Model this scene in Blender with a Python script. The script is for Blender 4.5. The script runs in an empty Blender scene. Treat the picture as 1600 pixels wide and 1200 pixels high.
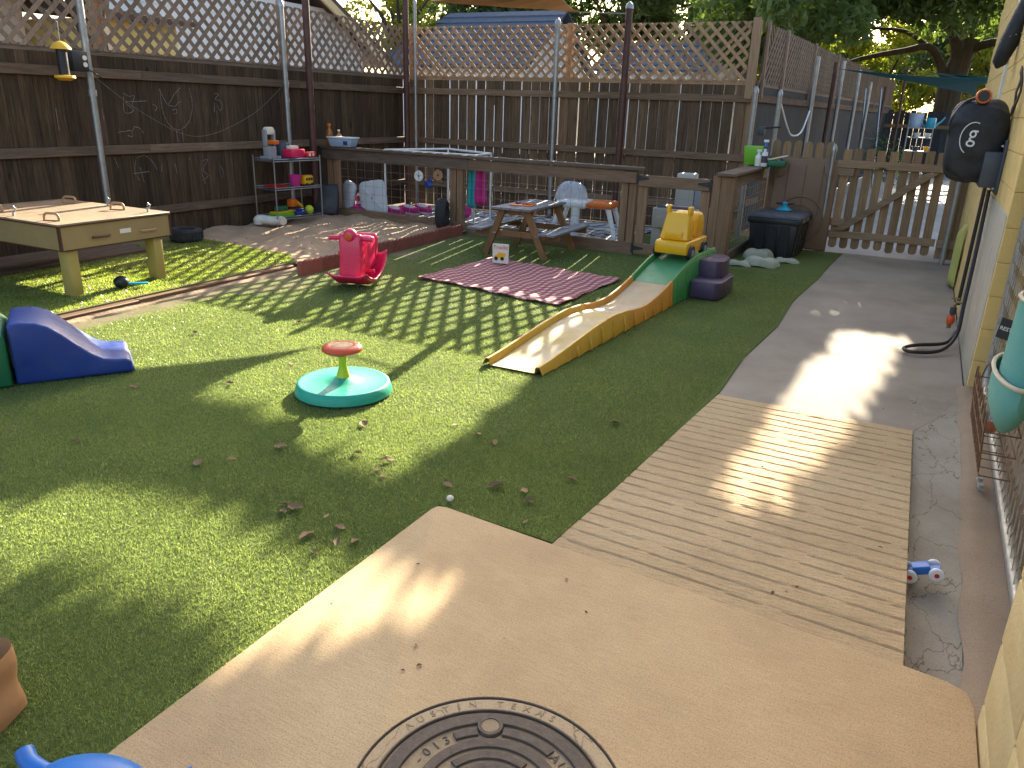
import bpy, bmesh, math, random
import numpy as np
from mathutils import Vector, Matrix, Euler
random.seed(7); rng = np.random.default_rng(7)
S = bpy.context.scene; C = S.collection
R = math.radians; PI = math.pi

# ---------------------------------------------------------------- camera
cam_d = bpy.data.cameras.new('camera'); cam = bpy.data.objects.new('camera', cam_d); C.objects.link(cam)
cam_d.sensor_width = 36; cam_d.lens = 27.16; cam_d.clip_start = 0.05; cam_d.clip_end = 600
_r = Vector((0.88761, 0.45960, 0.03038)); _u = Vector((-0.18075, 0.28690, 0.94075)); _f = Vector((-0.42365, 0.84051, -0.33773))
cam.matrix_world = Matrix(((_r.x, _u.x, -_f.x, 0), (_r.y, _u.y, -_f.y, 0), (_r.z, _u.z, -_f.z, 1.55), (0, 0, 0, 1)))
S.camera = cam
# ---------------------------------------------------------------- sky and sun
SUN_EL, SUN_AZ = 21.5, -9.5          # azimuth from +Y towards +X
W = bpy.data.worlds.new('World'); S.world = W; W.use_nodes = True
nt = W.node_tree; bg = nt.nodes['Background']; sky = nt.nodes.new('ShaderNodeTexSky')
sky.sky_type = 'NISHITA'; sky.sun_disc = False; sky.sun_elevation = R(SUN_EL); sky.sun_rotation = R(SUN_AZ)
sky.air_density = 1.0; sky.dust_density = 4.0; sky.ozone_density = 0.6
nt.links.new(sky.outputs[0], bg.inputs[0]); bg.inputs[1].default_value = 0.105
sd = bpy.data.lights.new('sun', 'SUN'); sun = bpy.data.objects.new('sun', sd); C.objects.link(sun)
sd.energy = 5.0; sd.angle = R(0.25); sd.color = (1.0, 0.90, 0.72)
SUNV = Vector((math.sin(R(SUN_AZ)) * math.cos(R(SUN_EL)), math.cos(R(SUN_AZ)) * math.cos(R(SUN_EL)), math.sin(R(SUN_EL))))
sun.rotation_euler = SUNV.to_track_quat('Z', 'Y').to_euler()
S.view_settings.view_transform = 'Standard'; S.view_settings.look = 'None'
S.view_settings.exposure = 2.25; S.view_settings.gamma = 1.0; S.view_settings.use_curve_mapping = False

# ---------------------------------------------------------------- mesh helpers
def new_obj(name, me, mat=None, parent=None):
    o = bpy.data.objects.new(name, me); C.objects.link(o)
    if parent is not None: o.parent = parent
    if mat is not None and me is not None and not me.materials: me.materials.append(mat)
    return o

class MB:
    def __init__(s): s.v = []; s.f = []
    def add(s, vs, fs):
        b = len(s.v); s.v += [tuple(v) for v in vs]; s.f += [tuple(b + i for i in f) for f in fs]; return s
    def hexa(s, p):
        return s.add(p, [(0, 3, 2, 1), (4, 5, 6, 7), (0, 1, 5, 4), (1, 2, 6, 5), (2, 3, 7, 6), (3, 0, 4, 7)])
    def box(s, c, d, m=None):
        x, y, z = d[0] / 2, d[1] / 2, d[2] / 2
        p = [Vector(q) for q in ((-x, -y, -z), (x, -y, -z), (x, y, -z), (-x, y, -z), (-x, -y, z), (x, -y, z), (x, y, z), (-x, y, z))]
        if m is not None: p = [m @ q for q in p]
        return s.hexa([q + Vector(c) for q in p])
    def span(s, a, b): return s.box([(a[i] + b[i]) / 2 for i in range(3)], [abs(b[i] - a[i]) for i in range(3)])
    def bar(s, a, b, w, t, up=(0, 0, 1)):
        a = Vector(a); b = Vector(b); d = (b - a); L = d.length; d.normalize(); u = Vector(up)
        if abs(d.dot(u)) > .98: u = Vector((1, 0, 0))
        x = d.cross(u).normalized(); u = x.cross(d)
        m = Matrix((x, u, d)).transposed()
        return s.box((a + b) / 2, (w, t, L), m)
    def tube(s, pts, r, n=8, closed=False, caps=True):
        pts = [Vector(p) for p in pts]; k = len(pts); rr = r if isinstance(r, (list, tuple)) else [r] * k
        t = []
        for i in range(k):
            a = pts[(i - 1) % k] if (closed or i > 0) else pts[0]; b = pts[(i + 1) % k] if (closed or i < k - 1) else pts[-1]
            d = b - a; t.append(d.normalized() if d.length > 1e-9 else Vector((0, 0, 1)))
        u = t[0].orthogonal().normalized(); vs = []
        for i in range(k):
            u = (u - t[i] * u.dot(t[i]))
            u = u.normalized() if u.length > 1e-6 else t[i].orthogonal().normalized()
            w = t[i].cross(u)
            for j in range(n):
                a = 2 * PI * j / n; vs.append(pts[i] + (u * math.cos(a) + w * math.sin(a)) * rr[i])
        fs = []
        for i in range(k if closed else k - 1):
            for j in range(n):
                a = i * n + j; b = i * n + (j + 1) % n; c = ((i + 1) % k) * n
                fs.append((a, b, c + (j + 1) % n, c + j))
        if caps and not closed: fs += [tuple(range(n))[::-1], tuple((k - 1) * n + j for j in range(n))]
        return s.add(vs, fs)
    def lathe(s, prof, n=24, c=(0, 0, 0), m=None, cap=True):
        c = Vector(c); vs = []; fs = []; k = len(prof)
        for (r, z) in prof:
            for j in range(n):
                a = 2 * PI * j / n; p = Vector((r * math.cos(a), r * math.sin(a), z))
                vs.append((m @ p if m is not None else p) + c)
        for i in range(k - 1):
            for j in range(n): fs.append((i * n + j, i * n + (j + 1) % n, (i + 1) * n + (j + 1) % n, (i + 1) * n + j))
        if cap: fs += [tuple(range(n))[::-1], tuple((k - 1) * n + j for j in range(n))]
        return s.add(vs, fs)
    def prism(s, poly, h0, h1, ax='z', m=None, c=(0, 0, 0)):
        n = len(poly); c = Vector(c)
        def q(a, b, h):
            p = Vector((a, b, h)) if ax == 'z' else Vector((a, h, b)) if ax == 'y' else Vector((h, a, b))
            return (m @ p if m is not None else p) + c
        vs = [q(a, b, h0) for a, b in poly] + [q(a, b, h1) for a, b in poly]
        fs = [tuple(range(n))[::-1], tuple(range(n, 2 * n))] + [(i, (i + 1) % n, n + (i + 1) % n, n + i) for i in range(n)]
        return s.add(vs, fs)
    def grid(s, fn, nu, nv, cu=False, cv=False):
        vs = [fn(i / (nu if cu else nu - 1), j / (nv if cv else nv - 1)) for i in range(nu) for j in range(nv)]
        fs = []
        for i in range(nu if cu else nu - 1):
            for j in range(nv if cv else nv - 1):
                a = i * nv + j; b = ((i + 1) % nu) * nv + j; j1 = (j + 1) % nv
                fs.append((a, b, ((i + 1) % nu) * nv + j1, i * nv + j1))
        return s.add(vs, fs)
    def ell(s, c, r, nu=14, nv=10, e=1.0, m=None):
        c = Vector(c)
        def sg(x): return math.copysign(abs(x) ** e, x)
        def fn(u, v):
            a = u * 2 * PI; b = (v - .5) * PI * .998
            p = Vector((r[0] * sg(math.cos(b)) * sg(math.cos(a)), r[1] * sg(math.cos(b)) * sg(math.sin(a)), r[2] * sg(math.sin(b))))
            return (m @ p if m is not None else p) + c
        return s.grid(fn, nu, nv, cu=True)
    def mesh(s, name, bevel=0, seg=2, smooth=False, angle=40):
        me = bpy.data.meshes.new(name); me.from_pydata(s.v, [], s.f)
        bm = bmesh.new(); bm.from_mesh(me)
        bmesh.ops.recalc_face_normals(bm, faces=bm.faces[:])
        if bevel:
            es = [e for e in bm.edges if len(e.link_faces) == 2 and e.calc_face_angle(0) > R(30)]
            bmesh.ops.bevel(bm, geom=es, offset=bevel, segments=seg, affect='EDGES', profile=.5, clamp_overlap=True)
        bm.to_mesh(me); bm.free()
        if smooth or bevel:
            me.polygons.foreach_set('use_smooth', [True] * len(me.polygons))
            me.set_sharp_from_angle(angle=R(angle))
        me.update(); return me
    def build(s, name, mat, parent=None, bevel=0, seg=2, smooth=False, angle=40, loc=None, rot=None):
        o = new_obj(name, s.mesh(name, bevel, seg, smooth, angle), mat, parent)
        if loc is not None: o.location = loc
        if rot is not None: o.rotation_euler = rot
        return o

def tag(o, label, cat, group=None, kind=None):
    if label: o['label'] = label
    if cat: o['category'] = cat
    if group: o['group'] = group
    if kind: o['kind'] = kind
    return o
def thing(name, label, cat, loc=(0, 0, 0), rz=0, group=None):
    o = bpy.data.objects.new(name, None); C.objects.link(o); o.empty_display_size = .1
    o.location = loc; o.rotation_euler = (0, 0, rz); return tag(o, label, cat, group)
def struct(o): o['kind'] = 'structure'; return o
def inst(name, me, parent, loc=(0, 0, 0), rot=(0, 0, 0), sc=(1, 1, 1)):
    o = bpy.data.objects.new(name, me); C.objects.link(o); o.parent = parent
    o.location = loc; o.rotation_euler = rot; o.scale = sc; return o
def copy_tree(o, parent=None):
    c = o.copy(); C.objects.link(c); c.parent = parent
    for ch in list(o.children): copy_tree(ch, c)
    return c
def text_mesh(txt, size, depth, width_scale=1.0):
    cu = bpy.data.curves.new('lettering', 'FONT'); cu.body = txt; cu.size = size; cu.extrude = depth; cu.align_x = 'CENTER'; cu.align_y = 'CENTER'
    o = bpy.data.objects.new('lettering', cu); C.objects.link(o)
    dg = bpy.context.evaluated_depsgraph_get(); dg.update()
    me = bpy.data.meshes.new_from_object(o.evaluated_get(dg)); bpy.data.objects.remove(o); return me
def arc(r, a0, a1, n): return [(r * math.cos(a0 + (a1 - a0) * i / n), r * math.sin(a0 + (a1 - a0) * i / n)) for i in range(n + 1)]
def smooth_pts(pts, n=6):
    pts = [Vector(p) for p in pts]; out = []
    for i in range(len(pts) - 1):
        p0 = pts[max(i - 1, 0)]; p1 = pts[i]; p2 = pts[i + 1]; p3 = pts[min(i + 2, len(pts) - 1)]
        for k in range(n):
            t = k / n
            out.append(.5 * ((2 * p1) + (p2 - p0) * t + (2 * p0 - 5 * p1 + 4 * p2 - p3) * t * t + (3 * p1 - p0 - 3 * p2 + p3) * t ** 3))
    return out + [pts[-1]]
def numpy_mesh(name, V, F):
    me = bpy.data.meshes.new(name); V = np.asarray(V, np.float32); F = np.asarray(F, np.int32); k = F.shape[1]
    me.vertices.add(len(V)); me.vertices.foreach_set('co', V.ravel())
    me.loops.add(F.size); me.loops.foreach_set('vertex_index', F.ravel())
    me.polygons.add(len(F)); me.polygons.foreach_set('loop_start', np.arange(len(F), dtype=np.int32) * k)
    me.update(calc_edges=True); me.validate(); return me

# ---------------------------------------------------------------- materials
def nodes(name):
    m = bpy.data.materials.new(name); m.use_nodes = True; n = m.node_tree; b = n.nodes['Principled BSDF']; return m, n, b
def L(n, a, b): n.links.new(a, b)
def coords(n, rand=0.0, scale=(1, 1, 1)):
    tc = n.nodes.new('ShaderNodeTexCoord'); mp = n.nodes.new('ShaderNodeMapping'); mp.inputs['Scale'].default_value = scale
    if rand:
        oi = n.nodes.new('ShaderNodeObjectInfo'); ml = n.nodes.new('ShaderNodeMath'); ml.operation = 'MULTIPLY'; ml.inputs[1].default_value = rand
        L(n, oi.outputs['Random'], ml.inputs[0]); ad = n.nodes.new('ShaderNodeVectorMath'); ad.operation = 'ADD'
        L(n, tc.outputs['Object'], ad.inputs[0]); L(n, ml.outputs[0], ad.inputs[1]); L(n, ad.outputs[0], mp.inputs[0])
    else: L(n, tc.outputs['Object'], mp.inputs[0])
    return mp.outputs[0]
def noise(n, vec, scale, detail=4, rough=.6, dist=0):
    t = n.nodes.new('ShaderNodeTexNoise'); t.inputs['Scale'].default_value = scale; t.inputs['Detail'].default_value = detail
    t.inputs['Roughness'].default_value = rough; t.inputs['Distortion'].default_value = dist; L(n, vec, t.inputs['Vector']); return t.outputs[0]
def ramp(n, fac, stops):
    r = n.nodes.new('ShaderNodeValToRGB'); e = r.color_ramp.elements
    while len(e) < len(stops): e.new(.5)
    for i, (p, c) in enumerate(stops): e[i].position = p; e[i].color = (*c, 1) if len(c) == 3 else c
    L(n, fac, r.inputs[0]); return r.outputs[0]
def mixc(n, fac, a, b, mode='MIX'):
    m = n.nodes.new('ShaderNodeMix'); m.data_type = 'RGBA'; m.blend_type = mode
    for sock, v in ((m.inputs[0], fac), (m.inputs[6], a), (m.inputs[7], b)):
        if isinstance(v, (int, float)): sock.default_value = v
        elif isinstance(v, tuple): sock.default_value = (*v, 1)
        else: L(n, v, sock)
    return m.outputs[2]
def bump(n, h, strength, dist, b, prev=None):
    bn = n.nodes.new('ShaderNodeBump'); bn.inputs['Strength'].default_value = strength; bn.inputs['Distance'].default_value = dist
    L(n, h, bn.inputs['Height'])
    if prev is not None: L(n, prev, bn.inputs['Normal'])
    L(n, bn.outputs[0], b.inputs['Normal']); return bn.outputs[0]
def sc3(c, k): return tuple(min(1, x * k) for x in c)
def pmat(name, c, c2=None, scale=8, rough=.5, bmp=0, bs=40, metal=0, spec=.5, dirt=0, rand=0, trans=0, coat=0, alpha=1):
    m, n, b = nodes(name); v = coords(n, 7 if rand else 0)
    c2 = c2 or sc3(c, .82)
    f = noise(n, v, scale, 5); col = ramp(n, f, [(.3, c), (.72, c2)])
    if dirt:
        d = noise(n, v, scale * 2.7, 7, .7); dm = ramp(n, d, [(.5, (0, 0, 0)), (.75, (dirt, dirt, dirt))]); col = mixc(n, dm, col, (.16, .12, .08))
    if rand:
        oi = n.nodes.new('ShaderNodeObjectInfo'); rr = ramp(n, oi.outputs['Random'], [(0, (1 - rand,) * 3), (1, (1 + rand,) * 3)]); col = mixc(n, 1.0, col, rr, 'MULTIPLY')
    L(n, col, b.inputs['Base Color'])
    rv = ramp(n, noise(n, v, scale * 3, 4), [(.3, (max(0, rough - .1),) * 3), (.7, (min(1, rough + .12),) * 3)]); L(n, rv, b.inputs['Roughness'])
    b.inputs['Metallic'].default_value = metal; b.inputs['Specular IOR Level'].default_value = spec
    if trans: b.inputs['Transmission Weight'].default_value = trans
    if coat: b.inputs['Coat Weight'].default_value = coat
    if alpha < 1: b.inputs['Alpha'].default_value = alpha
    if bmp: bump(n, noise(n, v, bs, 6, .65), bmp, .01, b)
    return m
def wood(name, c1, c2, axis='z', rand=.35, rough=.8, knots=True, grain=22, stain=0.0):
    m, n, b = nodes(name); sc = {'x': (.06, 1, 1), 'y': (1, .06, 1), 'z': (1, 1, .06)}[axis]
    v = coords(n, 23, sc); f = noise(n, v, grain * 2.2, 8, .7, .4); col = ramp(n, f, [(.3, c1), (.55, tuple((a + d) / 2 for a, d in zip(c1, c2))), (.75, c2)])
    big = noise(n, v, 3.0, 3); col = mixc(n, .55, col, ramp(n, big, [(.3, (.55, .55, .55)), (.7, (1.15, 1.12, 1.08))]), 'MULTIPLY')
    if knots:
        v2 = coords(n, 31, {'x': (.35, 1, 1), 'y': (1, .35, 1), 'z': (1, 1, .35)}[axis]); vo = n.nodes.new('ShaderNodeTexVoronoi'); vo.inputs['Scale'].default_value = 4.0; L(n, v2, vo.inputs['Vector'])
        k = ramp(n, vo.outputs['Distance'], [(.03, (1, 1, 1)), (.09, (0, 0, 0))]); col = mixc(n, k, col, sc3(c1, .25))
    if stain:
        v3 = coords(n, 11, (3, 3, .5)); st = ramp(n, noise(n, v3, 1.2, 6, .7), [(.45, (0, 0, 0)), (.68, (stain,) * 3)]); col = mixc(n, st, col, sc3(c1, .35))
    oi = n.nodes.new('ShaderNodeObjectInfo'); col = mixc(n, 1.0, col, ramp(n, oi.outputs['Random'], [(0, (1 - rand,) * 3), (1, (1 + rand, 1 + rand * .95, 1 + rand * .85))]), 'MULTIPLY')
    L(n, col, b.inputs['Base Color']); b.inputs['Roughness'].default_value = rough; b.inputs['Specular IOR Level'].default_value = .25
    bump(n, f, .5, .004, b); return m

M = {}
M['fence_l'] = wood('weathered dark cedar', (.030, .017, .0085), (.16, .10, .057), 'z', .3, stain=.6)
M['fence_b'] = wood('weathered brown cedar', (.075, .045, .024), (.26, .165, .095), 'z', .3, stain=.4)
M['rail_x'] = wood('rail wood', (.13, .08, .045), (.33, .22, .14), 'x', .2)
M['rail_y'] = wood('rail wood along', (.085, .053, .033), (.24, .165, .115), 'y', .2)
M['latt'] = wood('lattice wood', (.32, .19, .105), (.54, .345, .20), 'z', .18, knots=False)
M['lattg'] = wood('grey lattice wood', (.19, .13, .09), (.33, .24, .18), 'z', .18, knots=False)
M['postw'] = wood('post wood', (.33, .20, .11), (.52, .35, .21), 'z', .15)
M['pen_z'] = wood('pen upright wood', (.20, .112, .06), (.40, .245, .145), 'z', .15)
M['pen_x'] = wood('pen rail wood', (.17, .10, .06), (.34, .22, .14), 'x', .15)
M['pen_y'] = wood('pen side wood', (.12, .088, .062), (.24, .185, .14), 'y', .15)
M['cap'] = wood('grey cap board', (.10, .068, .048), (.22, .165, .125), 'x', .15)
M['picket'] = wood('picket wood', (.22, .135, .07), (.42, .28, .16), 'z', .2)
M['gate_x'] = wood('gate rail wood', (.24, .155, .09), (.42, .29, .18), 'x', .15)
M['timber'] = wood('edging timber', (.12, .062, .028), (.22, .125, .06), 'y', .2)
M['picnic'] = wood('picnic leg wood', (.19, .095, .038), (.33, .175, .08), 'z', .12)
M['picnicg'] = wood('grey painted plank', (.17, .18, .20), (.28, .30, .33), 'y', .12, rough=.55, knots=False)
M['galv'] = pmat('galvanised steel', (.38, .385, .39), (.28, .28, .28), 14, .42, metal=.85, bmp=.05)
M['galvd'] = pmat('dull galvanised steel', (.40, .39, .36), (.30, .29, .27), 14, .5, metal=.6)
M['brownpost'] = pmat('red brown painted post', (.085, .028, .018), (.06, .02, .014), 6, .5)
M['wire'] = pmat('wire', (.32, .31, .29), None, 8, .45, metal=.7)
M['rust'] = pmat('rusty wire', (.12, .06, .03), (.20, .10, .05), 60, .8, bmp=.3)
M['black'] = pmat('black plastic', (.012, .012, .014), (.02, .02, .022), 6, .45, bmp=.05)
M['blackfab'] = pmat('black fabric', (.012, .013, .016), (.024, .026, .032), 12, .62, bmp=.25, bs=25)
M['dgrey'] = pmat('dark grey plastic', (.055, .065, .08), None, 6, .5, bmp=.05)
M['rubber'] = pmat('tyre rubber', (.018, .017, .016), (.035, .032, .03), 20, .85, bmp=.3, dirt=.3)
M['white'] = pmat('white plastic', (.78, .78, .76), (.68, .68, .66), 5, .4)
M['offwhite'] = pmat('dusty white plastic', (.66, .64, .55), (.5, .48, .40), 8, .6, dirt=.35)
M['pink'] = pmat('hot pink plastic', (.76, .018, .09), (.66, .014, .075), 4, .33, coat=.2)
M['magenta'] = pmat('magenta fabric', (.55, .03, .22), (.42, .02, .16), 9, .85)
M['teal'] = pmat('teal plastic', (.012, .36, .23), (.01, .30, .19), 9, .4, dirt=.12)
M['tealf'] = pmat('teal cloth', (.02, .35, .38), None, 8, .8)
M['redor'] = pmat('orange red plastic', (.70, .09, .02), (.60, .07, .018), 7, .4)
M['lime'] = pmat('lime plastic', (.50, .58, .02), (.44, .50, .02), 7, .4)
M['yellow'] = pmat('yellow plastic', (.84, .44, .008), (.76, .38, .006), 4, .38, coat=.15)
M['trackY'] = pmat('worn yellow plastic', (.62, .37, .04), (.55, .28, .02), 5, .42, dirt=.25)
M['trackO'] = pmat('worn orange plastic', (.62, .27, .025), (.54, .21, .02), 5, .42, dirt=.25)
M['trackG'] = pmat('green plastic', (.05, .27, .07), (.045, .23, .06), 5, .4, dirt=.12)
M['dustY'] = pmat('sand dusted track bed', (.50, .40, .24), (.50, .33, .08), 4, .55, dirt=.3)
M['dustO'] = pmat('sand dusted orange bed', (.46, .38, .28), (.48, .31, .13), 5, .55, dirt=.35)
M['dustG'] = pmat('scuffed green bed', (.10, .30, .15), (.06, .27, .09), 4, .45, dirt=.12)
M['purple'] = pmat('purple plastic', (.075, .045, .085), (.062, .036, .072), 4, .45)
M['blue'] = pmat('blue plastic', (.012, .042, .22), (.010, .034, .18), 5, .42, dirt=.12, bmp=.03)
M['blue2'] = pmat('bright blue plastic', (.02, .16, .52), (.018, .13, .44), 6, .4, dirt=.25)
M['green'] = pmat('deep green plastic', (.01, .13, .05), None, 5, .45)
M['tan'] = pmat('tan laminate', (.33, .22, .09), (.29, .19, .078), 5, .5)
M['tantop'] = pmat('sandy table top', (.30, .20, .11), (.21, .135, .075), 7, .65, dirt=.35)
M['tanleg'] = pmat('olive tan recycled plastic', (.42, .30, .08), (.37, .26, .07), 6, .5)
M['dbrown'] = pmat('dark brown trim', (.08, .03, .018), None, 6, .5)
M['lightbrown'] = pmat('light brown handle', (.42, .24, .12), None, 6, .5)
M['brownpl'] = pmat('brown moulded plastic', (.20, .115, .062), (.17, .095, .05), 4, .55, bmp=.06, bs=90)
M['beige'] = pmat('beige plastic', (.46, .43, .37), (.40, .37, .32), 4, .5)
M['grey'] = pmat('grey plastic', (.30, .31, .33), None, 5, .5)
M['stonepl'] = pmat('pale green grey plastic stone', (.42, .43, .32), (.34, .35, .25), 7, .7, bmp=.2, bs=30, dirt=.2)
M['chalk'] = pmat('chalk', (.34, .30, .28), (.17, .13, .13), 60, .95)
M['orange'] = pmat('orange plastic', (.75, .16, .01), None, 6, .4)
M['amber'] = pmat('amber bottle', (.35, .13, .015), None, 9, .2)
M['paper'] = pmat('paper', (.78, .70, .58), (.72, .63, .50), 6, .8)
M['cardb'] = pmat('brown paper bag', (.38, .20, .09), (.32, .16, .07), 8, .8, bmp=.25, bs=12)
M['red'] = pmat('red plastic', (.55, .02, .02), None, 6, .45)
M['ltblue'] = pmat('pale blue plastic', (.40, .52, .68), None, 6, .35, alpha=.85)
M['turq'] = pmat('turquoise plastic', (.02, .36, .50), None, 6, .35)
M['limeg'] = pmat('bright green plastic', (.16, .45, .02), None, 6, .4)
M['glass'] = pmat('clear plastic', (.85, .88, .9), None, 4, .08, trans=.9)
M['hose'] = pmat('dark hose', (.025, .018, .018), None, 20, .5)
M['brass'] = pmat('worn brass', (.32, .22, .10), None, 30, .5, metal=.7)
M['leafdry'] = pmat('dry leaf', (.15, .075, .03), (.30, .18, .08), 30, .8, rand=.45)
M['pillow'] = pmat('pillow cloth', (.58, .58, .57), (.52, .52, .52), 5, .9, bmp=.1, bs=14)
M['blockY'] = None
def brick_like():
    m, n, b = nodes('yellow painted block'); v = coords(n); f = noise(n, v, 6, 6); col = ramp(n, f, [(.3, (.74, .53, .20)), (.7, (.66, .45, .15))])
    d = ramp(n, noise(n, v, 3, 8, .7), [(.55, (0, 0, 0)), (.8, (.5, .5, .5))]); col = mixc(n, d, col, (.42, .34, .22)); L(n, col, b.inputs['Base Color']); b.inputs['Roughness'].default_value = .85
    bump(n, noise(n, v, 55, 7, .7), .55, .012, b); return m
M['blockY'] = brick_like()
M['blockP'] = pmat('pale yellow painted block', (.62, .48, .24), (.55, .41, .19), 5, .8, bmp=.35, bs=60, dirt=.2)
M['blockW'] = pmat('grey white render', (.46, .41, .32), (.38, .335, .26), 6, .85, bmp=.3, bs=50, dirt=.3)
def gingham():
    m, n, b = nodes('red gingham cloth'); tc = n.nodes.new('ShaderNodeTexCoord'); sx = n.nodes.new('ShaderNodeSeparateXYZ'); L(n, tc.outputs['Object'], sx.inputs[0])
    def stripe(o):
        a = n.nodes.new('ShaderNodeMath'); a.operation = 'MULTIPLY'; a.inputs[1].default_value = 1 / .075; L(n, o, a.inputs[0])
        q = n.nodes.new('ShaderNodeMath'); q.operation = 'FRACT'; L(n, a.outputs[0], q.inputs[0]); g = n.nodes.new('ShaderNodeMath'); g.operation = 'GREATER_THAN'; g.inputs[1].default_value = .5; L(n, q.outputs[0], g.inputs[0]); return g.outputs[0]
    s1 = stripe(sx.outputs[0]); s2 = stripe(sx.outputs[1]); ad = n.nodes.new('ShaderNodeMath'); ad.operation = 'ADD'; L(n, s1, ad.inputs[0]); L(n, s2, ad.inputs[1])
    hf = n.nodes.new('ShaderNodeMath'); hf.operation = 'MULTIPLY'; hf.inputs[1].default_value = .5; L(n, ad.outputs[0], hf.inputs[0])
    col = ramp(n, hf.outputs[0], [(0, (.52, .40, .38)), (.5, (.36, .105, .10)), (1, (.23, .026, .032))]); L(n, col, b.inputs['Base Color']); b.inputs['Roughness'].default_value = .9
    bump(n, noise(n, tc.outputs['Object'], 12, 4), .35, .02, b); return m
M['gingham'] = gingham()
def rugmat():
    m, n, b = nodes('black and white rug'); v = coords(n, 0, (1, 2.2, 1)); f = noise(n, v, 5.5, 2, .4, 1.5); col = ramp(n, f, [(.47, (.02, .022, .035)), (.50, (.60, .60, .58))]); L(n, col, b.inputs['Base Color']); b.inputs['Roughness'].default_value = .9; return m
M['rug'] = rugmat()
def stripes(name, c1, c2, sc, axis=2):
    m, n, b = nodes(name); tc = n.nodes.new('ShaderNodeTexCoord'); sx = n.nodes.new('ShaderNodeSeparateXYZ'); L(n, tc.outputs['Object'], sx.inputs[0]); a = n.nodes.new('ShaderNodeMath'); a.operation = 'MULTIPLY'; a.inputs[1].default_value = sc; L(n, sx.outputs[axis], a.inputs[0])
    q = n.nodes.new('ShaderNodeMath'); q.operation = 'FRACT'; L(n, a.outputs[0], q.inputs[0]); col = ramp(n, q.outputs[0], [(.62, c1), (.66, c2)]); L(n, col, b.inputs['Base Color']); b.inputs['Roughness'].default_value = .9; return m
M['pstripe'] = stripes('pink and white striped cloth', (.38, .015, .13), (.52, .44, .46), 9)
M['brick'] = pmat('red concrete edging', (.26, .075, .045), (.20, .055, .035), 9, .85, bmp=.3, bs=60, rand=.2, dirt=.25)
def concrete(name, c1, c2, c3, bs=120, streak=False, crack=False, spk=.5):
    m, n, b = nodes(name); v = coords(n); col = ramp(n, noise(n, v, 1.6, 7, .62), [(.3, c1), (.5, c2), (.72, c3)])
    fine = noise(n, v, bs * 1.6, 3, .7); col = mixc(n, spk, col, ramp(n, fine, [(.30, (.40, .36, .30)), (.47, (1, 1, 1)), (.70, (1.25, 1.2, 1.12))]), 'MULTIPLY')
    sp = n.nodes.new('ShaderNodeTexVoronoi'); sp.inputs['Scale'].default_value = 55; L(n, v, sp.inputs['Vector']); pit = ramp(n, sp.outputs['Distance'], [(.06, (.35, .3, .25)), (.13, (1, 1, 1))]); col = mixc(n, .5, col, pit, 'MULTIPLY')
    nb = None
    if streak:
        vs = coords(n, 0, (1.0, 16, 1)); st = noise(n, vs, 11, 7, .75); col = mixc(n, .6, col, ramp(n, st, [(.3, (.7, .66, .6)), (.6, (1, 1, 1))]), 'MULTIPLY'); nb = bump(n, st, .25, .006, b)
    if crack:
        vc = coords(n, 0, (1.0, .55, 1)); vo = n.nodes.new('ShaderNodeTexVoronoi'); vo.feature = 'DISTANCE_TO_EDGE'; vo.inputs['Scale'].default_value = 5.5
        wn = n.nodes.new('ShaderNodeVectorMath'); wn.operation = 'ADD'; t = n.nodes.new('ShaderNodeTexNoise'); t.inputs['Scale'].default_value = 14; t.inputs['Detail'].default_value = 4; L(n, vc, t.inputs['Vector']); sc = n.nodes.new('ShaderNodeVectorMath'); sc.operation = 'SCALE'; sc.inputs['Scale'].default_value = .12; L(n, t.outputs['Color'], sc.inputs[0]); L(n, vc, wn.inputs[0]); L(n, sc.outputs[0], wn.inputs[1]); L(n, wn.outputs[0], vo.inputs['Vector'])
        cr = ramp(n, vo.outputs['Distance'], [(.0, (.25, .22, .19)), (.012, (1, 1, 1))]); col = mixc(n, .8, col, cr, 'MULTIPLY')
    L(n, col, b.inputs['Base Color']); b.inputs['Roughness'].default_value = .88; b.inputs['Specular IOR Level'].default_value = .3
    bump(n, fine, .35, .004, b, nb); return m
M['slab'] = concrete('tan brushed concrete', (.56, .41, .235), (.505, .36, .20), (.42, .295, .163), 130, streak=True, spk=.75)
M['fence_a'] = wood('dark blue grey planks', (.020, .021, .025), (.060, .062, .072), 'z', .3)
M['rampc'] = concrete('grooved tan concrete', (.55, .395, .225), (.485, .34, .185), (.40, .275, .148), 120)
M['path'] = concrete('grey path concrete', (.35, .30, .235), (.30, .25, .195), (.235, .195, .15), 140, spk=.5)
M['gutter'] = concrete('cracked grey concrete', (.40, .355, .285), (.33, .29, .23), (.23, .19, .14), 130, crack=True)
M['sill'] = concrete('stained sill concrete', (.36, .275, .19), (.31, .225, .15), (.24, .175, .115), 130)
M['alleyc'] = concrete('pale alley concrete', (.48, .47, .46), (.42, .41, .40), (.34, .33, .32), 60)
M['sand'] = pmat('sand', (.44, .31, .20), (.33, .225, .14), 5, .95, bmp=.6, bs=35, spec=.1)
M['dirt'] = pmat('dirt', (.16, .11, .07), (.11, .075, .05), 2, .95, bmp=.5, bs=10, spec=.1)
M['sail'] = None
def cloth_mat(name, c, tr=.25):
    m, n, b = nodes(name); v = coords(n); col = ramp(n, noise(n, v, 3, 3), [(.3, c), (.7, sc3(c, .85))]); L(n, col, b.inputs['Base Color']); b.inputs['Roughness'].default_value = .85
    t = n.nodes.new('ShaderNodeBsdfTranslucent'); L(n, col, t.inputs[0]); mx = n.nodes.new('ShaderNodeMixShader'); mx.inputs[0].default_value = tr
    L(n, b.outputs[0], mx.inputs[1]); L(n, t.outputs[0], mx.inputs[2]); L(n, mx.outputs[0], n.nodes['Material Output'].inputs[0]); return m
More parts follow.
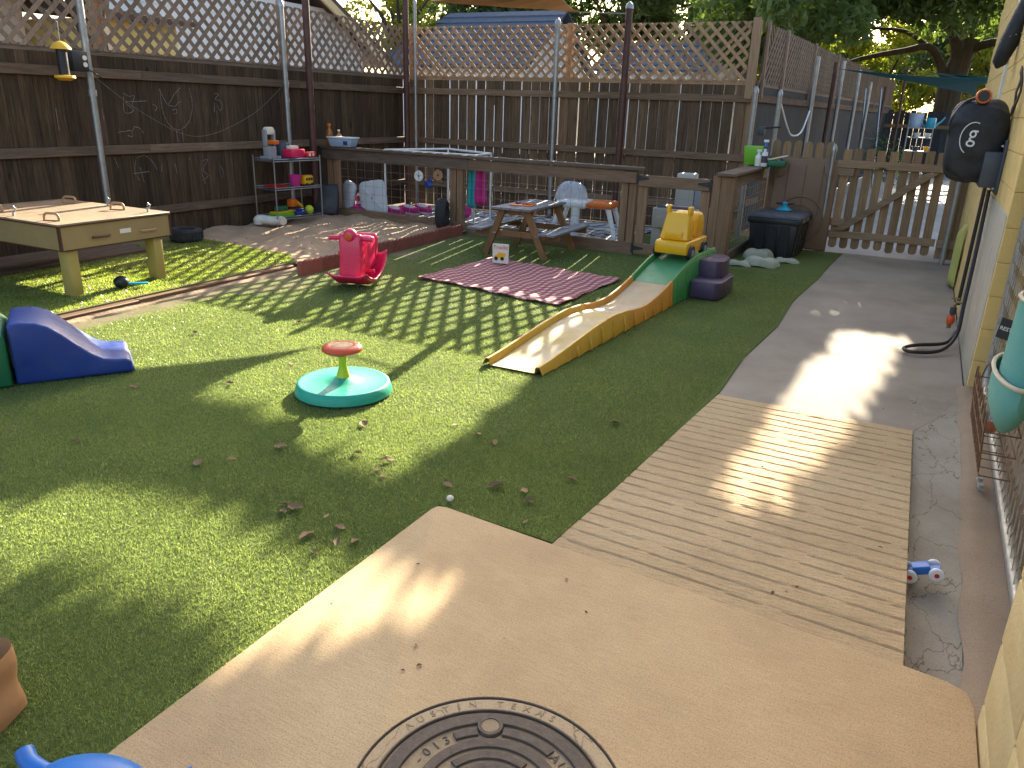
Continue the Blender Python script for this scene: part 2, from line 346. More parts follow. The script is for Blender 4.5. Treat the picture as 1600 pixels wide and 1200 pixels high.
M['sail'] = cloth_mat('tan sail cloth', (.50, .33, .17), .2)
M['tsail'] = cloth_mat('teal sail cloth', (.005, .17, .19), .25)
def leafmat(name, c1, c2, tr=.4, sc=1.2, rg=.6, sp=.3, tcol=(1.5, 1.45, .55)):
    m, n, b = nodes(name); g = n.nodes.new('ShaderNodeNewGeometry'); col = ramp(n, g.outputs['Random Per Island'], [(0, c1), (1, c2)])
    v = coords(n); col = mixc(n, .6, col, ramp(n, noise(n, v, sc, 3), [(.3, (.55, .6, .5)), (.7, (1.25, 1.2, 1.1))]), 'MULTIPLY'); L(n, col, b.inputs['Base Color']); b.inputs['Roughness'].default_value = rg; b.inputs['Specular IOR Level'].default_value = sp
    t = n.nodes.new('ShaderNodeBsdfTranslucent'); L(n, mixc(n, 1.0, col, tcol, 'MULTIPLY'), t.inputs[0]); mx = n.nodes.new('ShaderNodeMixShader'); mx.inputs[0].default_value = tr
    L(n, b.outputs[0], mx.inputs[1]); L(n, t.outputs[0], mx.inputs[2]); L(n, mx.outputs[0], n.nodes['Material Output'].inputs[0]); return m
M['leaf'] = leafmat('oak leaves', (.075, .13, .05), (.15, .22, .085))
M['leaf2'] = leafmat('yellow green leaves', (.14, .19, .025), (.32, .33, .05), .5)
M['leaf3'] = leafmat('dark leaves', (.05, .095, .045), (.10, .16, .07), .35)
M['blade'] = leafmat('artificial turf blades', (.115, .160, .036), (.29, .34, .12), .62, 1.5, .30, 1.0, (1.45, 1.5, 1.15))
M['blade2'] = leafmat('bright artificial turf blades', (.13, .19, .022), (.35, .41, .09), .62, 1.5, .30, 1.0, (1.45, 1.5, .9))
M['bark'] = wood('bark', (.05, .036, .026), (.13, .10, .075), 'z', .1, .95, False, 9)
def turfmat(name, c1, c2):
    m, n, b = nodes(name); v = coords(n); col = ramp(n, noise(n, v, 180, 4, .7), [(.3, c1), (.7, c2)]); col = mixc(n, .5, col, ramp(n, noise(n, v, 1.3, 5), [(.3, (.75, .78, .7)), (.7, (1.2, 1.12, 1.05))]), 'MULTIPLY')
    sx = n.nodes.new('ShaderNodeSeparateXYZ'); tc = n.nodes.new('ShaderNodeTexCoord'); L(n, tc.outputs['Object'], sx.inputs[0])
    d = n.nodes.new('ShaderNodeMapRange'); d.inputs[1].default_value = -5.0; d.inputs[2].default_value = -3.9; d.inputs[3].default_value = .24; d.inputs[4].default_value = 0; L(n, sx.outputs[0], d.inputs[0])
    ad = n.nodes.new('ShaderNodeMath'); ad.operation = 'ADD'; L(n, noise(n, v, 2.2, 7, .65), ad.inputs[0]); L(n, d.outputs[0], ad.inputs[1]); sm = ramp(n, ad.outputs[0], [(.66, (0, 0, 0)), (.86, (.8, .8, .8))]); col = mixc(n, sm, col, (.27, .20, .13))
    L(n, col, b.inputs['Base Color']); b.inputs['Roughness'].default_value = .9; b.inputs['Specular IOR Level'].default_value = .15; bump(n, noise(n, v, 150, 4, .7), .8, .015, b); return m
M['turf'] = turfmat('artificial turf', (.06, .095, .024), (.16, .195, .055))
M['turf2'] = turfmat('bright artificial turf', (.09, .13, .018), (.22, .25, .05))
# ================================================================ the ground
def sheet(name, poly, z, mat, thick=.03):
    o = MB().prism(poly, z - thick, z).build(name, mat); return struct(o)
g = MB().grid(lambda u, v: ((u - .5) * 240, (v - .35) * 240, -.16), 3, 3).build('ground', M['dirt']); struct(g)
sheet('turf', [(-5.215, -2.5), (-1.56, -2.5), (-1.53, 2.40), (-1.0, 2.37), (-.95, 2.9), (-.90, 3.6), (-.84, 4.4), (-.86, 5.2), (-.80, 6.2), (-.83, 7.2), (-.76, 8.4), (-.74, 9.3), (-.70, 10.2), (-1.6, 10.22), (-1.7, 10.85), (-7.4, 10.85), (-7.4, 8.75), (-5.215, 8.7)], -.006, M['turf'], .1)
sheet('raised_turf', [(-7.46, -2.5), (-5.32, -2.5), (-5.30, 5.75), (-5.6, 5.98), (-6.2, 6.05), (-6.9, 6.12), (-7.46, 6.15)], .06, M['turf2'], .15)
def sandf(u, v):
    x = -7.46 + u * 2.40; y = 5.7 + v * 3.05
    z = .055 + .022 * math.sin(x * 5 + math.sin(y * 3)) * math.sin(y * 4.1 + x) + .014 * math.sin(x * 13 + y * 9) + random.uniform(-.006, .006)
    if y < 6.1: z = min(z, .05)
    return (x, y, z)
struct(MB().grid(sandf, 60, 70).build('sand_pit', M['sand'], smooth=True))
# spilled sand strip between timber and turf
def spill(u, v):
    y = 2.6 + v * 3.1; w = .02 + .05 * abs(math.sin(y * 2.3) * math.sin(y * 5.1 + 1)); x = -5.222 + u * w
    return (x, y, .006 + .02 * (1 - u) + random.uniform(-.003, .003) - (.02 if u > .99 else 0))
o = MB().grid(spill, 6, 60).build('spilled_sand', M['sand'], smooth=True); tag(o, 'pale sand spilled along the foot of the turf edging timber', 'sand', kind='stuff')
# concrete
slab_poly = [(-1.58, -1.6), (.40, -1.6), (.40, 2.17), (.385, 2.225), (.33, 2.25), (.22, 2.262), (-.6, 2.325), (-1.0, 2.355), (-1.49, 2.395), (-1.525, 2.385), (-1.535, 2.35)]
hole_c = (-.65, 1.23)
slab = struct(MB().prism(slab_poly, -.18, 0).build('concrete_slab', M['slab'], bevel=.008, seg=2))
def ramp_fn(u, v):
    y = 2.34 + v * 2.03; xl = -1.0 + .16 * v; xr = .215 - .02 * v; x = xl + (xr - xl) * u
    y += -.078 * (x + 1.0) * (1 - v) * .9
    ph = ((v * 25.0 + .05 * math.sin(x * 5 + v * 31) + .03 * math.sin(x * 23 + v * 60)) % 1.0)
    gz = -.008 * (1 if ph < .085 else .3 if ph < .13 else 0) + random.uniform(-.0011, .0011)
    return (x, y, .000 - .008 + gz * (1 if v < .985 else .3))
rm = MB().grid(ramp_fn, 46, 251)
rm.hexa([(-1.0, 2.35, -.3), (.213, 2.25, -.3), (.193, 4.36, -.3), (-.84, 4.36, -.3), (-1.0, 2.35, -.021), (.213, 2.25, -.021), (.193, 4.36, -.021), (-.84, 4.36, -.021)])
# right face of the ramp
rm.grid(lambda u, v: (.216 - .02 * u + .003 * math.sin(u * 90), 2.25 + u * 2.12, -.008 - v * .2), 60, 3)
struct(rm.build('ramp', M['rampc']))
sheet('path', [(-.86, 4.36), (.195, 4.375), (.30, 4.62), (.40, 4.98), (.46, 5.02), (.47, 10.3), (-.72, 10.3), (-.80, 8.0), (-.86, 6.0)], -.014, M['path'], .15)
def gut(u, v):
    y = 2.05 + v * 2.98; xr = .395 + .035 * v; x = .17 + (xr - .17) * u; z = -.135 + .121 * min(1, v * 1.32)
    return (x, y, z - .008 * math.sin(u * PI) * (1 - v) + random.uniform(-.001, .001))
struct(MB().grid(gut, 10, 40).build('gutter', M['gutter'], smooth=True))
def sil(u, v):
    y = 2.0 + v * 3.3; xl = .388 + .035 * v + .008 * math.sin(y * 13); x = xl + u * (.74 - xl); z = -.12 + .11 * min(1, v * 1.25) + .022 * min(1, u * 9)
    return (x, y, z + random.uniform(-.001, .001))
struct(MB().grid(sil, 14, 60).build('door_sill', M['sill'], smooth=True))
sheet('alley_pavement', [(-1.9, 10.32), (3.5, 10.32), (3.5, 29), (-1.6, 29)], -.03, M['alleyc'], .1)

# turf blades ------------------------------------------------------------
def inpoly(P, poly):
    x, y = P[:, 0], P[:, 1]; r = np.zeros(len(P), bool); n = len(poly)
    for i in range(n):
        x1, y1 = poly[i]; x2, y2 = poly[(i + 1) % n]
        c = ((y1 > y) != (y2 > y)); r ^= c & (x < (x2 - x1) * (y - y1) / ((y2 - y1) if y2 != y1 else 1e-9) + x1)
    return r
def blades(name, poly, dens, ht, wd, z, mat, parent, mask=None):
    P = np.array(poly); a = P.min(0); b = P.max(0); n = int(dens * (b[0] - a[0]) * (b[1] - a[1])); q = rng.uniform(a, b, (n, 2)); q = q[inpoly(q, poly)]
    if mask is not None: q = q[mask(q)]
    n = len(q); th = rng.uniform(0, 2 * PI, n); h = ht * rng.uniform(.55, 1.15, n); lean = rng.uniform(.25, 1.15, n) * h; la = rng.normal(2.4, 1.3, n); w = wd * rng.uniform(.7, 1.3, n)
    B = np.stack([q[:, 0], q[:, 1], np.full(n, z)], 1); D = np.stack([np.cos(th), np.sin(th), np.zeros(n)], 1) * (w / 2)[:, None]
    Tm = B + np.stack([np.cos(la) * lean * .4, np.sin(la) * lean * .4, h * .62], 1); T = B + np.stack([np.cos(la) * lean, np.sin(la) * lean, h], 1)
    V = np.stack([B - D, B + D, Tm + D * .75, T, Tm - D * .75], 1).reshape(-1, 3); i = np.arange(n)[:, None] * 5
    me = numpy_mesh(name, V, np.concatenate([i, i + 1, i + 2, i + 3, i + 4], 1)); return new_obj(name, me, mat)
def thin(q):
    d = .5 + .5 * np.sin(q[:, 0] * 3.1 + 1.3 * np.sin(q[:, 1] * 2.3)) * np.sin(q[:, 1] * 2.7 + q[:, 0]); near = np.clip((q[:, 0] + 5.1) / 1.2, 0.05, 1); return rng.uniform(0, 1, len(q)) < np.where(q[:, 1] > 4.6, near * (.55 + .45 * d), 1.0)
near_poly = [(-3.6, .0), (-1.55, .0), (-1.535, 2.40), (-1.0, 2.37), (-.93, 3.2), (-2.6, 3.2), (-3.9, 2.3)]
mid_poly = [(-3.9, 2.3), (-2.6, 3.2), (-.93, 3.2), (-.87, 4.4), (-.87, 5.2), (-5.0, 5.2), (-5.05, .0), (-3.6, 0)]
far_poly = [(-4.95, 5.2), (-.87, 5.2), (-.82, 6.2), (-.84, 7.2), (-.78, 8.4), (-4.95, 8.4)]
for nm, po, de, h, w, mk in (('turf_blades', near_poly, 34000, .0125, .0022, None), ('turf_blades', mid_poly, 16000, .013, .0030, thin), ('turf_blades', far_poly, 7500, .013, .0042, thin)):
    o = blades(nm, po, de, h, w, -.008, M['blade'], None, mk)
    tag(o, {34000: 'short green artificial turf pile beside the concrete slab', 16000: 'short green artificial turf pile around the spinner seat', 7500: 'short green artificial turf pile around the picnic blanket'}[de], 'turf', kind='stuff')
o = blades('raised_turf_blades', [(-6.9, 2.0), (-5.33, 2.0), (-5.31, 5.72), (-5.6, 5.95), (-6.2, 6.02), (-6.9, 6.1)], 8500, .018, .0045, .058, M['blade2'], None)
tag(o, 'bright green artificial turf pile under the tan sand table', 'turf', kind='stuff')

# ================================================================ fences
def lattice(par, a0, a1, z0, z1, along, off, mat, sp=.155, w=.042, t=.009):
    """crossed diagonal slats between a0 and a1; each slat a part"""
    H = z1 - z0; me = {}
    for s in (1, -1):
        b = MB(); hw = w * .707
        b.prism([(-hw, 0), (hw, 0), (hw + s * H, H), (-hw + s * H, H)], -t / 2, t / 2, ax='y' if along == 'x' else 'x'); me[s] = b.mesh('slat'); me[s].materials.append(mat)
        k = a0 + (0 if s > 0 else H)
        while k < (a1 - H if s > 0 else a1) + .001:
            p = (k, off + (.0055 * s), z0) if along == 'x' else (off + .0055 * s, k, z0); inst('slat', me[s], par, p); k += sp
        # clipped slats at both ends
        for e in (0, 1):
            k = sp
            while k < H:
                if s > 0 and e == 0: poly = [(a0, z0 + k - hw), (a0, z0 + k + hw), (a0 + H - k - hw, z1), (a0 + H - k + hw, z1)]; poly = [poly[0], poly[3], poly[2], poly[1]]
                elif s > 0: poly = [(a1 - k - hw, z0), (a1 - k + hw, z0), (a1, z0 + k - hw), (a1, z0 + k + hw)]
                elif e == 0: poly = [(a0 + k - hw, z0), (a0 + k + hw, z0), (a0, z0 + k + hw), (a0, z0 + k - hw)]
                else: poly = [(a1, z0 + k - hw), (a1, z0 + k + hw), (a1 - H + k + hw, z1), (a1 - H + k - hw, z1)]
                b = MB(); o_ = off + .0055 * s; b.prism(poly, o_ - t / 2, o_ + t / 2, ax='y' if along == 'x' else 'x'); b.build('slat', mat, par); k += sp
def boards(par, a0, a1, z1, along, off, mat, gapf, mats=None):
    vm = []
    for i in range(5):
        b = MB(); w = .137; z = z1 + random.uniform(-.006, .006); tp = random.uniform(-.0015, .0025)
        pts = []
        for zz, ww in ((0, w), (z * .55, w - abs(tp)), (z, w - abs(tp) * 2.5)): pts.append((zz, ww))
        for (za, wa), (zb, wb) in zip(pts, pts[1:]):
            x0, x1, x2, x3 = -wa / 2, wa / 2, wb / 2, -wb / 2
            if along == 'x': b.hexa([(x0, -.008, za), (x1, -.008, za), (x1, .008, za), (x0, .008, za), (x3, -.008, zb), (x2, -.008, zb), (x2, .008, zb), (x3, .008, zb)])
            else: b.hexa([(-.008, x0, za), (.008, x0, za), (.008, x1, za), (-.008, x1, za), (-.008, x3, zb), (.008, x3, zb), (.008, x2, zb), (-.008, x2, zb)])
        me = b.mesh('board'); me.materials.append(mat); vm.append(me)
    k = a0 + .07; 
    while k < a1 - .06:
        j = random.uniform(-.0015, .0015); p = (k, off + j, .0) if along == 'x' else (off + j, k, .0)
        rt = random.uniform(-.0035, .0035); inst('board', random.choice(vm), par, p, (0, rt, 0) if along == 'x' else (rt, 0, 0)); k += .137 + gapf(k)
# left fence
LX = -7.55
lf = thing('wooden_fence', 'tall dark weathered plank fence with chalk scribbles and grey lattice top on the left', 'fence', (0, 0, 0))
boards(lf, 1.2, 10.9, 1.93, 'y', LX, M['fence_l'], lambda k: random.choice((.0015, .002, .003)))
for z in (.34, 1.0, 1.74):
    for a, b in ((1.2, 3.6), (3.602, 5.98), (5.982, 8.4), (8.402, 10.86)):
        MB().span((LX + .009, a, z - .045), (LX + .047, b, z + .045)).build('rail', M['rail_y'], lf, bevel=.003, seg=1)
MB().span((LX - .03, 1.2, 1.905), (LX + .012, 10.86, 1.965)).build('lattice_rail', M['pen_y'], lf)
lattice(lf, 1.2, 10.84, 1.945, 2.66, 'y', LX + .022, M['lattg'])
for y in (3.2, 5.62, 8.25): MB().span((LX - .11, y - .045, -.1), (LX - .022, y + .045, 2.72)).build('post', M['postw'], lf, bevel=.004, seg=1)
CH = [[(6.22, 1.62), (6.22, 1.54), (6.22, 1.44), (6.24, 1.35), (6.29, 1.25), (6.39, 1.19), (6.48, 1.21), (6.56, 1.27), (6.62, 1.38), (6.64, 1.49), (6.63, 1.57), (6.62, 1.64)], [(6.22, 1.61), (6.25, 1.54), (6.3, 1.46), (6.36, 1.51), (6.4, 1.56), (6.45, 1.6), (6.5, 1.64)], [(6.31, 1.45), (6.4, 1.44), (6.45, 1.48), (6.5, 1.49)], [(6.38, 1.18), (6.39, 1.06)], [(6.46, 1.19), (6.46, 1.06)], [(6.36, 1.4), (6.41, 1.41), (6.41, 1.37), (6.37, 1.36)], [(5.76, 1.56), (5.83, 1.53), (5.89, 1.54), (5.86, 1.46), (5.86, 1.39)], [(5.76, 1.53), (5.75, 1.37), (5.86, 1.39), (5.78, 1.47), (5.9, 1.48), (6.04, 1.49)], [(6.1, 1.46), (6.16, 1.43), (6.13, 1.39)], [(6.98, 1.59), (7.04, 1.58), (6.98, 1.53), (7.05, 1.51), (7.08, 1.46), (7.04, 1.4), (7.0, 1.46)], [(6.96, 1.49), (6.95, 1.37)], [(6.99, 1.4), (6.98, 1.23)], [(5.64, 1.17), (5.68, 1.18), (5.73, 1.18), (5.79, 1.19), (5.81, 1.13), (5.75, 1.14)], [(5.85, 1.23), (5.81, 1.18)], [(5.84, 1.23), (5.91, 1.21), (5.95, 1.16)], [(5.83, 0.91), (5.93, 0.93), (6.02, 0.86), (6.06, 0.78)], [(5.81, 0.89), (5.78, 0.76), (5.83, 0.67)], [(5.85, 0.81), (5.88, 0.65)], [(5.76, 0.75), (5.96, 0.76)], [(5.56, 0.92), (5.59, 0.82)], [(6.13, 0.82), (6.12, 0.75)], [(6.31, 0.83), (6.33, 0.71)], [(6.68, 0.85), (6.68, 0.71), (6.71, 0.58)], [(6.7, 0.84), (6.78, 0.85), (6.7, 0.74), (6.77, 0.67), (6.68, 0.62)], [(6.96, 0.79), (7.0, 0.71), (6.98, 0.63)], [(6.52, 0.89), (6.52, 0.86)], [(5.49, 1.4), (5.5, 1.3)], [(5.0, 1.4), (5.0, 1.2)]]
b = MB()
for s in CH:
    pts = smooth_pts([(LX + .0102, y, z) for y, z in s], 5)
    for p, q in zip(pts, pts[1:]):
        d = (q - p); 
        if d.length < 1e-5: continue
        w = Vector((0, -d.z, d.y)).normalized() * random.uniform(.0012, .0030)
        b.add([p - w, p + w, q + w, q - w], [(0, 1, 2, 3)])
o = b.build('chalk_drawing', M['chalk'], lf); o['kind'] = 'stuff'
# back fence
BY = 10.92
bf = thing('wooden_fence', 'tall brown plank fence with lattice top and light slits across the back', 'fence', (0, 0, 0))
def bgap(k): return random.uniform(.012, .023) if k < -4.6 else random.choice((.004, .008, .012, .015, .018))
boards(bf, -7.5, -2.15, 1.95, 'x', BY, M['fence_b'], bgap)
for z in (.34, 1.0, 1.74):
    for a, c in ((-7.5, -4.95), (-4.948, -2.15)): MB().span((a, BY - .047, z - .045), (c, BY - .009, z + .045)).build('rail', M['rail_x'], bf, bevel=.003, seg=1)
MB().span((-7.5, BY - .012, 1.905), (-2.2, BY + .03, 1.965)).build('lattice_rail', M['postw'], bf)
lattice(bf, -7.48, -2.26, 1.945, 2.66, 'x', BY - .022, M['latt'])
for x in (-7.46, -4.78, -2.2): MB().span((x - .045, BY + .022, -.1), (x + .045, BY + .11, 2.68)).build('post', M['postw'], bf, bevel=.004, seg=1)
MB().span((-2.245, BY - .06, 1.74), (-2.155, BY - .01, 2.7)).build('end_trim', M['postw'], bf)
# alley fence
af = thing('wooden_fence', 'long lattice topped plank fence running back along the alley behind the picket gate', 'fence', (-2.14, 11.05, 0), -R(2.6))
b = MB()
for i in range(128): y = i * .142; b.span((-.008 + random.uniform(-.002, .002), y, 0), (.008, y + .139, 1.92 + random.uniform(-.01, .01)))
o = b.build('boards', M['fence_a'], af); o['kind'] = 'stuff'
for z in (.4, 1.75): MB().span((.012, 0, z - .045), (.05, 18.1, z + .045)).build('rail', M['rail_y'], af)
MB().span((-.03, 0, 1.9), (.014, 18.1, 1.96)).build('lattice_rail', M['lattg'], af)
b = MB(); H = .72
for s in (1, -1):
    k = 0
    while k < 17.4:
        y0 = k if s > 0 else k + H; b.hexa([(.02 + s * .006 - .004, y0 - .03, 1.94), (.02 + s * .006 + .004, y0 - .03, 1.94), (.02 + s * .006 + .004, y0 + .03, 1.94), (.02 + s * .006 - .004, y0 + .03, 1.94), (.02 + s * .006 - .004, y0 - .03 + s * H, 2.66), (.02 + s * .006 + .004, y0 - .03 + s * H, 2.66), (.02 + s * .006 + .004, y0 + .03 + s * H, 2.66), (.02 + s * .006 - .004, y0 + .03 + s * H, 2.66)]); k += .155
o = b.build('slats', M['lattg'], af); o['kind'] = 'stuff'
for y in (.1, 1.3, 3.5, 6, 9, 13): MB().span((.03, y - .02, 1.75), (.06, y + .05, 2.68)).build('post', M['lattg'], af)
# fence closing the alley
ff = thing('wooden_fence', 'bluish plank fence closing the far end of the alley below the big tree', 'fence', (0, 0, 0))
me = MB().span((-.075, -.01, 0), (.075, .01, 1.78)).mesh('board'); me.materials.append(M['fence_a'])
for i in range(34): inst('board', me, ff, (-1.7 + i * .156, 28 + random.uniform(-.01, .01), random.uniform(-.03, .05)))
MB().span((-1.8, 27.95, 1.3), (3.6, 27.988, 1.4)).build('rail', M['rail_x'], ff)

# poles --------------------------------------------------------------------
def pole(name, label, cat, x, y, h, r, mat, group=None, cap='cap', lean=(0, 0), splice=None):
    t = thing(name, label, cat, (x, y, 0), 0, group)
    MB().tube([(0, 0, -.05), (lean[0], lean[1], h)], r, 14).build('shaft', mat, t, smooth=True)
    if splice: MB().lathe([(r * 1.25, splice - .03), (r * 1.25, splice + .03)], 14, (lean[0] * splice / h, lean[1] * splice / h, 0)).build('collar', mat, t, smooth=True)
    if cap: MB().lathe([(r * 1.15, 0), (r * 1.15, .04), (r * .8, .06), (r * .25, .085)], 14, (lean[0], lean[1], h)).build('cap', M['galv'], t, smooth=True)
    return t
GP = 'galvanised poles beside the fences'
pole('metal_pole', 'silver galvanised pole in front of the left fence beside the hanging feeder', 'pole', -7.36, 5.28, 3.4, .034, M['galv'], GP, splice=1.55)
pole('metal_pole', 'silver galvanised pole behind the wire toy rack', 'pole', -7.38, 8.0, 2.62, .034, M['galv'], GP, splice=1.75)
pole('metal_pole', 'thin silver pole standing in the back left fence corner', 'pole', -7.22, 10.68, 2.95, .026, M['galv'], GP)
pole('metal_pole', 'silver galvanised pole at the middle of the back fence', 'pole', -4.88, 10.74, 2.64, .036, M['galv'], GP, splice=1.72)
pole('metal_pole', 'short grey pole at the right end of the back fence', 'pole', -2.04, 10.55, 1.80, .03, M['galvd'], GP)
pole('metal_pole', 'short grey pole holding the white looped cord behind the picket fence', 'pole', -1.82, 11.0, 1.78, .03, M['galvd'], GP)
BP = 'red brown shade sail posts'
pole('sail_post', 'red brown steel sail post at the inner left end of the pen rail', 'post', -7.30, 8.36, 3.3, .045, M['brownpost'], BP, None)
pole('sail_post', 'red brown steel sail post in the back left fence corner', 'post', -7.32, 10.58, 3.3, .045, M['brownpost'], BP, None)
p_sail = pole('sail_post', 'red brown steel sail post with silver pointed cap in front of the back fence', 'post', -3.80, 10.6, 2.80, .045, M['brownpost'], BP, 'cap')
for k, (x, y, h, mt) in enumerate(((-1.62, 12.5, 2.35, 'galv'), (-1.64, 15, 2.42, 'brownpost'), (-1.62, 16, 2.5, 'galv'), (-1.50, 18, 2.45, 'galv'), (-1.40, 20, 2.3, 'galv'), (-1.30, 24, 2.35, 'brownpost'), (-.88, 24.4, 2.85, 'brownpost'))):
    pole('metal_pole' if mt == 'galv' else 'sail_post', ['first silver pole along the alley fence behind the picket fence', 'red brown post carrying the teal sail in the alley', 'silver pole just behind the brown post in the alley', 'silver pole halfway along the alley fence', 'silver pole at the ladder along the alley fence', 'dark brown post at the far end of the alley fence', 'tall thin dark post standing free near the alley rack'][k], 'pole' if mt == 'galv' else 'post', x, y, h, .035, M[mt], 'poles along the alley', None)

# ================================================================ houses beyond the fences
def siding(par, pts_fn, n): pass
M['sidB'] = pmat('pale blue siding', (.82, .86, .88), (.76, .80, .83), 3, .7); M['sidY'] = pmat('yellow siding', (.85, .70, .28), (.80, .64, .24), 3, .7); M['sidP'] = pmat('pinkish white stucco', (.86, .80, .76), (.82, .76, .72), 3, .8); M['fascia'] = pmat('cream fascia', (.74, .62, .36), None, 3, .6)
M['shing'] = pmat('blue grey shingles', (.085, .11, .155), (.06, .08, .12), 5, .85, bmp=.4, bs=30, rand=.15); M['whitew'] = pmat('white house wall', (.86, .86, .86), (.80, .80, .80), 3, .7); M['shing2'] = pmat('brown shingles', (.10, .07, .055), None, 5, .85, bmp=.3, bs=20)
M['pane'] = pmat('window glass', (.03, .04, .05), None, 3, .08, spec=.8)
h = thing('house', 'pale blue sided gable house with cream fascia beyond the left fence', 'house', (-12, 0, 0))
for k in range(17): MB().hexa([(-.02, 9.0, k * .2), (0.0, 9.0, k * .2), (0.0, 15.6 - max(0, k * .2 - 2.7) * 1.85, k * .2), (-.02, 15.6 - max(0, k * .2 - 2.7) * 1.85, k * .2), (-.02, 9.0, k * .2 + .2), (-.012, 9.0, k * .2 + .2), (-.012, 15.6 - max(0, k * .2 - 2.5) * 1.85, k * .2 + .2), (-.02, 15.6 - max(0, k * .2 - 2.5) * 1.85, k * .2 + .2)]).build('siding_plank', M['sidB'], h)
MB().span((-6, 9.0, 0), (-.03, 15.5, 2.6)).build('wall', M['sidB'], h)
MB().hexa([(-6, 16.3, 2.35), (.35, 16.3, 2.35), (.35, 11.3, 5.0), (-6, 11.3, 5.0), (-6, 16.35, 2.47), (.35, 16.35, 2.47), (.35, 11.35, 5.12), (-6, 11.35, 5.12)]).build('roof', M['shing2'], h)
MB().hexa([(-6, 6.3, 2.35), (.35, 6.3, 2.35), (.35, 11.3, 5.0), (-6, 11.3, 5.0), (-6, 6.3, 2.47), (.35, 6.3, 2.47), (.35, 11.3, 5.12), (-6, 11.3, 5.12)]).build('roof', M['shing2'], h)
MB().hexa([(.30, 16.28, 2.22), (.36, 16.28, 2.22), (.36, 11.28, 4.87), (.30, 11.28, 4.87), (.30, 16.34, 2.36), (.36, 16.34, 2.36), (.36, 11.34, 5.01), (.30, 11.34, 5.01)]).build('fascia', M['fascia'], h)
h = thing('house', 'small yellow sided shed wing seen through the left lattice', 'house', (-11.2, 0, 0))
for k in range(13): MB().hexa([(-.02, 8.2, k * .2), (.0, 8.2, k * .2), (.0, 9.7, k * .2), (-.02, 9.7, k * .2), (-.02, 8.2, k * .2 + .2), (-.012, 8.2, k * .2 + .2), (-.012, 9.7, k * .2 + .2), (-.02, 9.7, k * .2 + .2)]).build('siding_plank', M['sidY'], h)
MB().span((-2, 8.25, 0), (-.03, 9.65, 2.6)).build('wall', M['sidY'], h)
MB().hexa([(-2.2, 8.0, 2.75), (.3, 8.0, 2.6), (.3, 9.9, 2.6), (-2.2, 9.9, 2.75), (-2.2, 8.0, 3.0), (.3, 8.0, 2.68), (.3, 9.9, 2.68), (-2.2, 9.9, 3.0)]).build('roof', M['shing2'], h)
h = thing('house', 'pinkish white stucco house seen through the lattice at the far left', 'house', (-12.5, 0, 0))
MB().span((-4, 1.0, 0), (0, 8.0, 2.9)).build('wall', M['sidP'], h); MB().span((-.01, 5.4, 1.0), (.03, 6.2, 2.0)).build('window', M['whitew'], h)
MB().hexa([(-4.3, .6, 2.9), (.5, .6, 2.9), (.5, 8.3, 2.9), (-4.3, 8.3, 2.9), (-2.2, .6, 3.9), (-1.8, .6, 3.9), (-1.8, 8.3, 3.9), (-2.2, 8.3, 3.9)]).build('roof', M['shing2'], h)
# centre house with blue grey roof
h = thing('house', 'white house with blue grey shingle roof and side gable behind the back fence', 'house', (0, 24, 0))
MB().span((-18.2, 1.0, 0), (-12.45, 6, 3.05)).build('wall', M['whitew'], h)
MB().prism([(.9, 2.85), (3.5, 4.62), (6.1, 2.85)], -12.56, -12.44, ax='x').build('gable', M['whitew'], h)
def rslope(par, x0a, x1a, x0b, x1b, y0, y1, z0, z1, n=7):
    for k in range(n):
        a, b_ = k / n, (k + 1) / n; f = lambda t, p, q: p + (q - p) * t
        MB().hexa([(f(a, x0a, x0b), f(a, y0, y1), f(a, z0, z1) - .02), (f(a, x1a, x1b), f(a, y0, y1), f(a, z0, z1) - .02), (f(b_, x1a, x1b), f(b_, y0, y1), f(b_, z0, z1) - .05), (f(b_, x0a, x0b), f(b_, y0, y1), f(b_, z0, z1) - .05), (f(a, x0a, x0b), f(a, y0, y1), f(a, z0, z1) + .05), (f(a, x1a, x1b), f(a, y0, y1), f(a, z0, z1) + .05), (f(b_, x1a, x1b), f(b_, y0, y1), f(b_, z0, z1) + .005), (f(b_, x0a, x0b), f(b_, y0, y1), f(b_, z0, z1) + .005)]).build('shingle_course', M['shing'], par)
rf = MB().hexa([(-18.4, .5, 2.72), (-12.15, .5, 2.72), (-12.15, 3.5, 4.68), (-16.9, 3.5, 4.68), (-18.4, .5, 2.80), (-12.15, .5, 2.80), (-12.15, 3.5, 4.74), (-16.9, 3.5, 4.74)]).build('roof', M['shing'], h)
rslope(h, -18.5, -12.1, -16.95, -12.1, .45, 3.5, 2.82, 4.80, 9)
MB().hexa([(-18.5, 6.5, 2.7), (-12.1, 6.5, 2.7), (-12.1, 3.5, 4.68), (-16.95, 3.5, 4.68), (-18.5, 6.5, 2.78), (-12.1, 6.5, 2.78), (-12.1, 3.5, 4.76), (-16.95, 3.5, 4.76)]).build('roof_back', M['shing'], h)
w = MB().span((-13.9, .93, 1.5), (-13.2, .995, 2.6)).build('window', M['whitew'], h); MB().span((-13.82, .90, 1.58), (-13.28, .928, 2.52)).build('pane', M['pane'], w)
h = thing('house', 'lower white house with blue grey roof right of the sail post', 'house', (0, 27, 0))
MB().span((-11.2, 1.2, 0), (-6.9, 5, 2.9)).build('wall', M['whitew'], h); MB().prism([(1.2, 2.85), (3.2, 3.9), (5.2, 2.85)], -7.1, -6.95, ax='x').build('gable', M['whitew'], h)
rslope(h, -11.4, -6.6, -11.2, -6.6, .8, 3.2, 2.85, 3.95, 6)
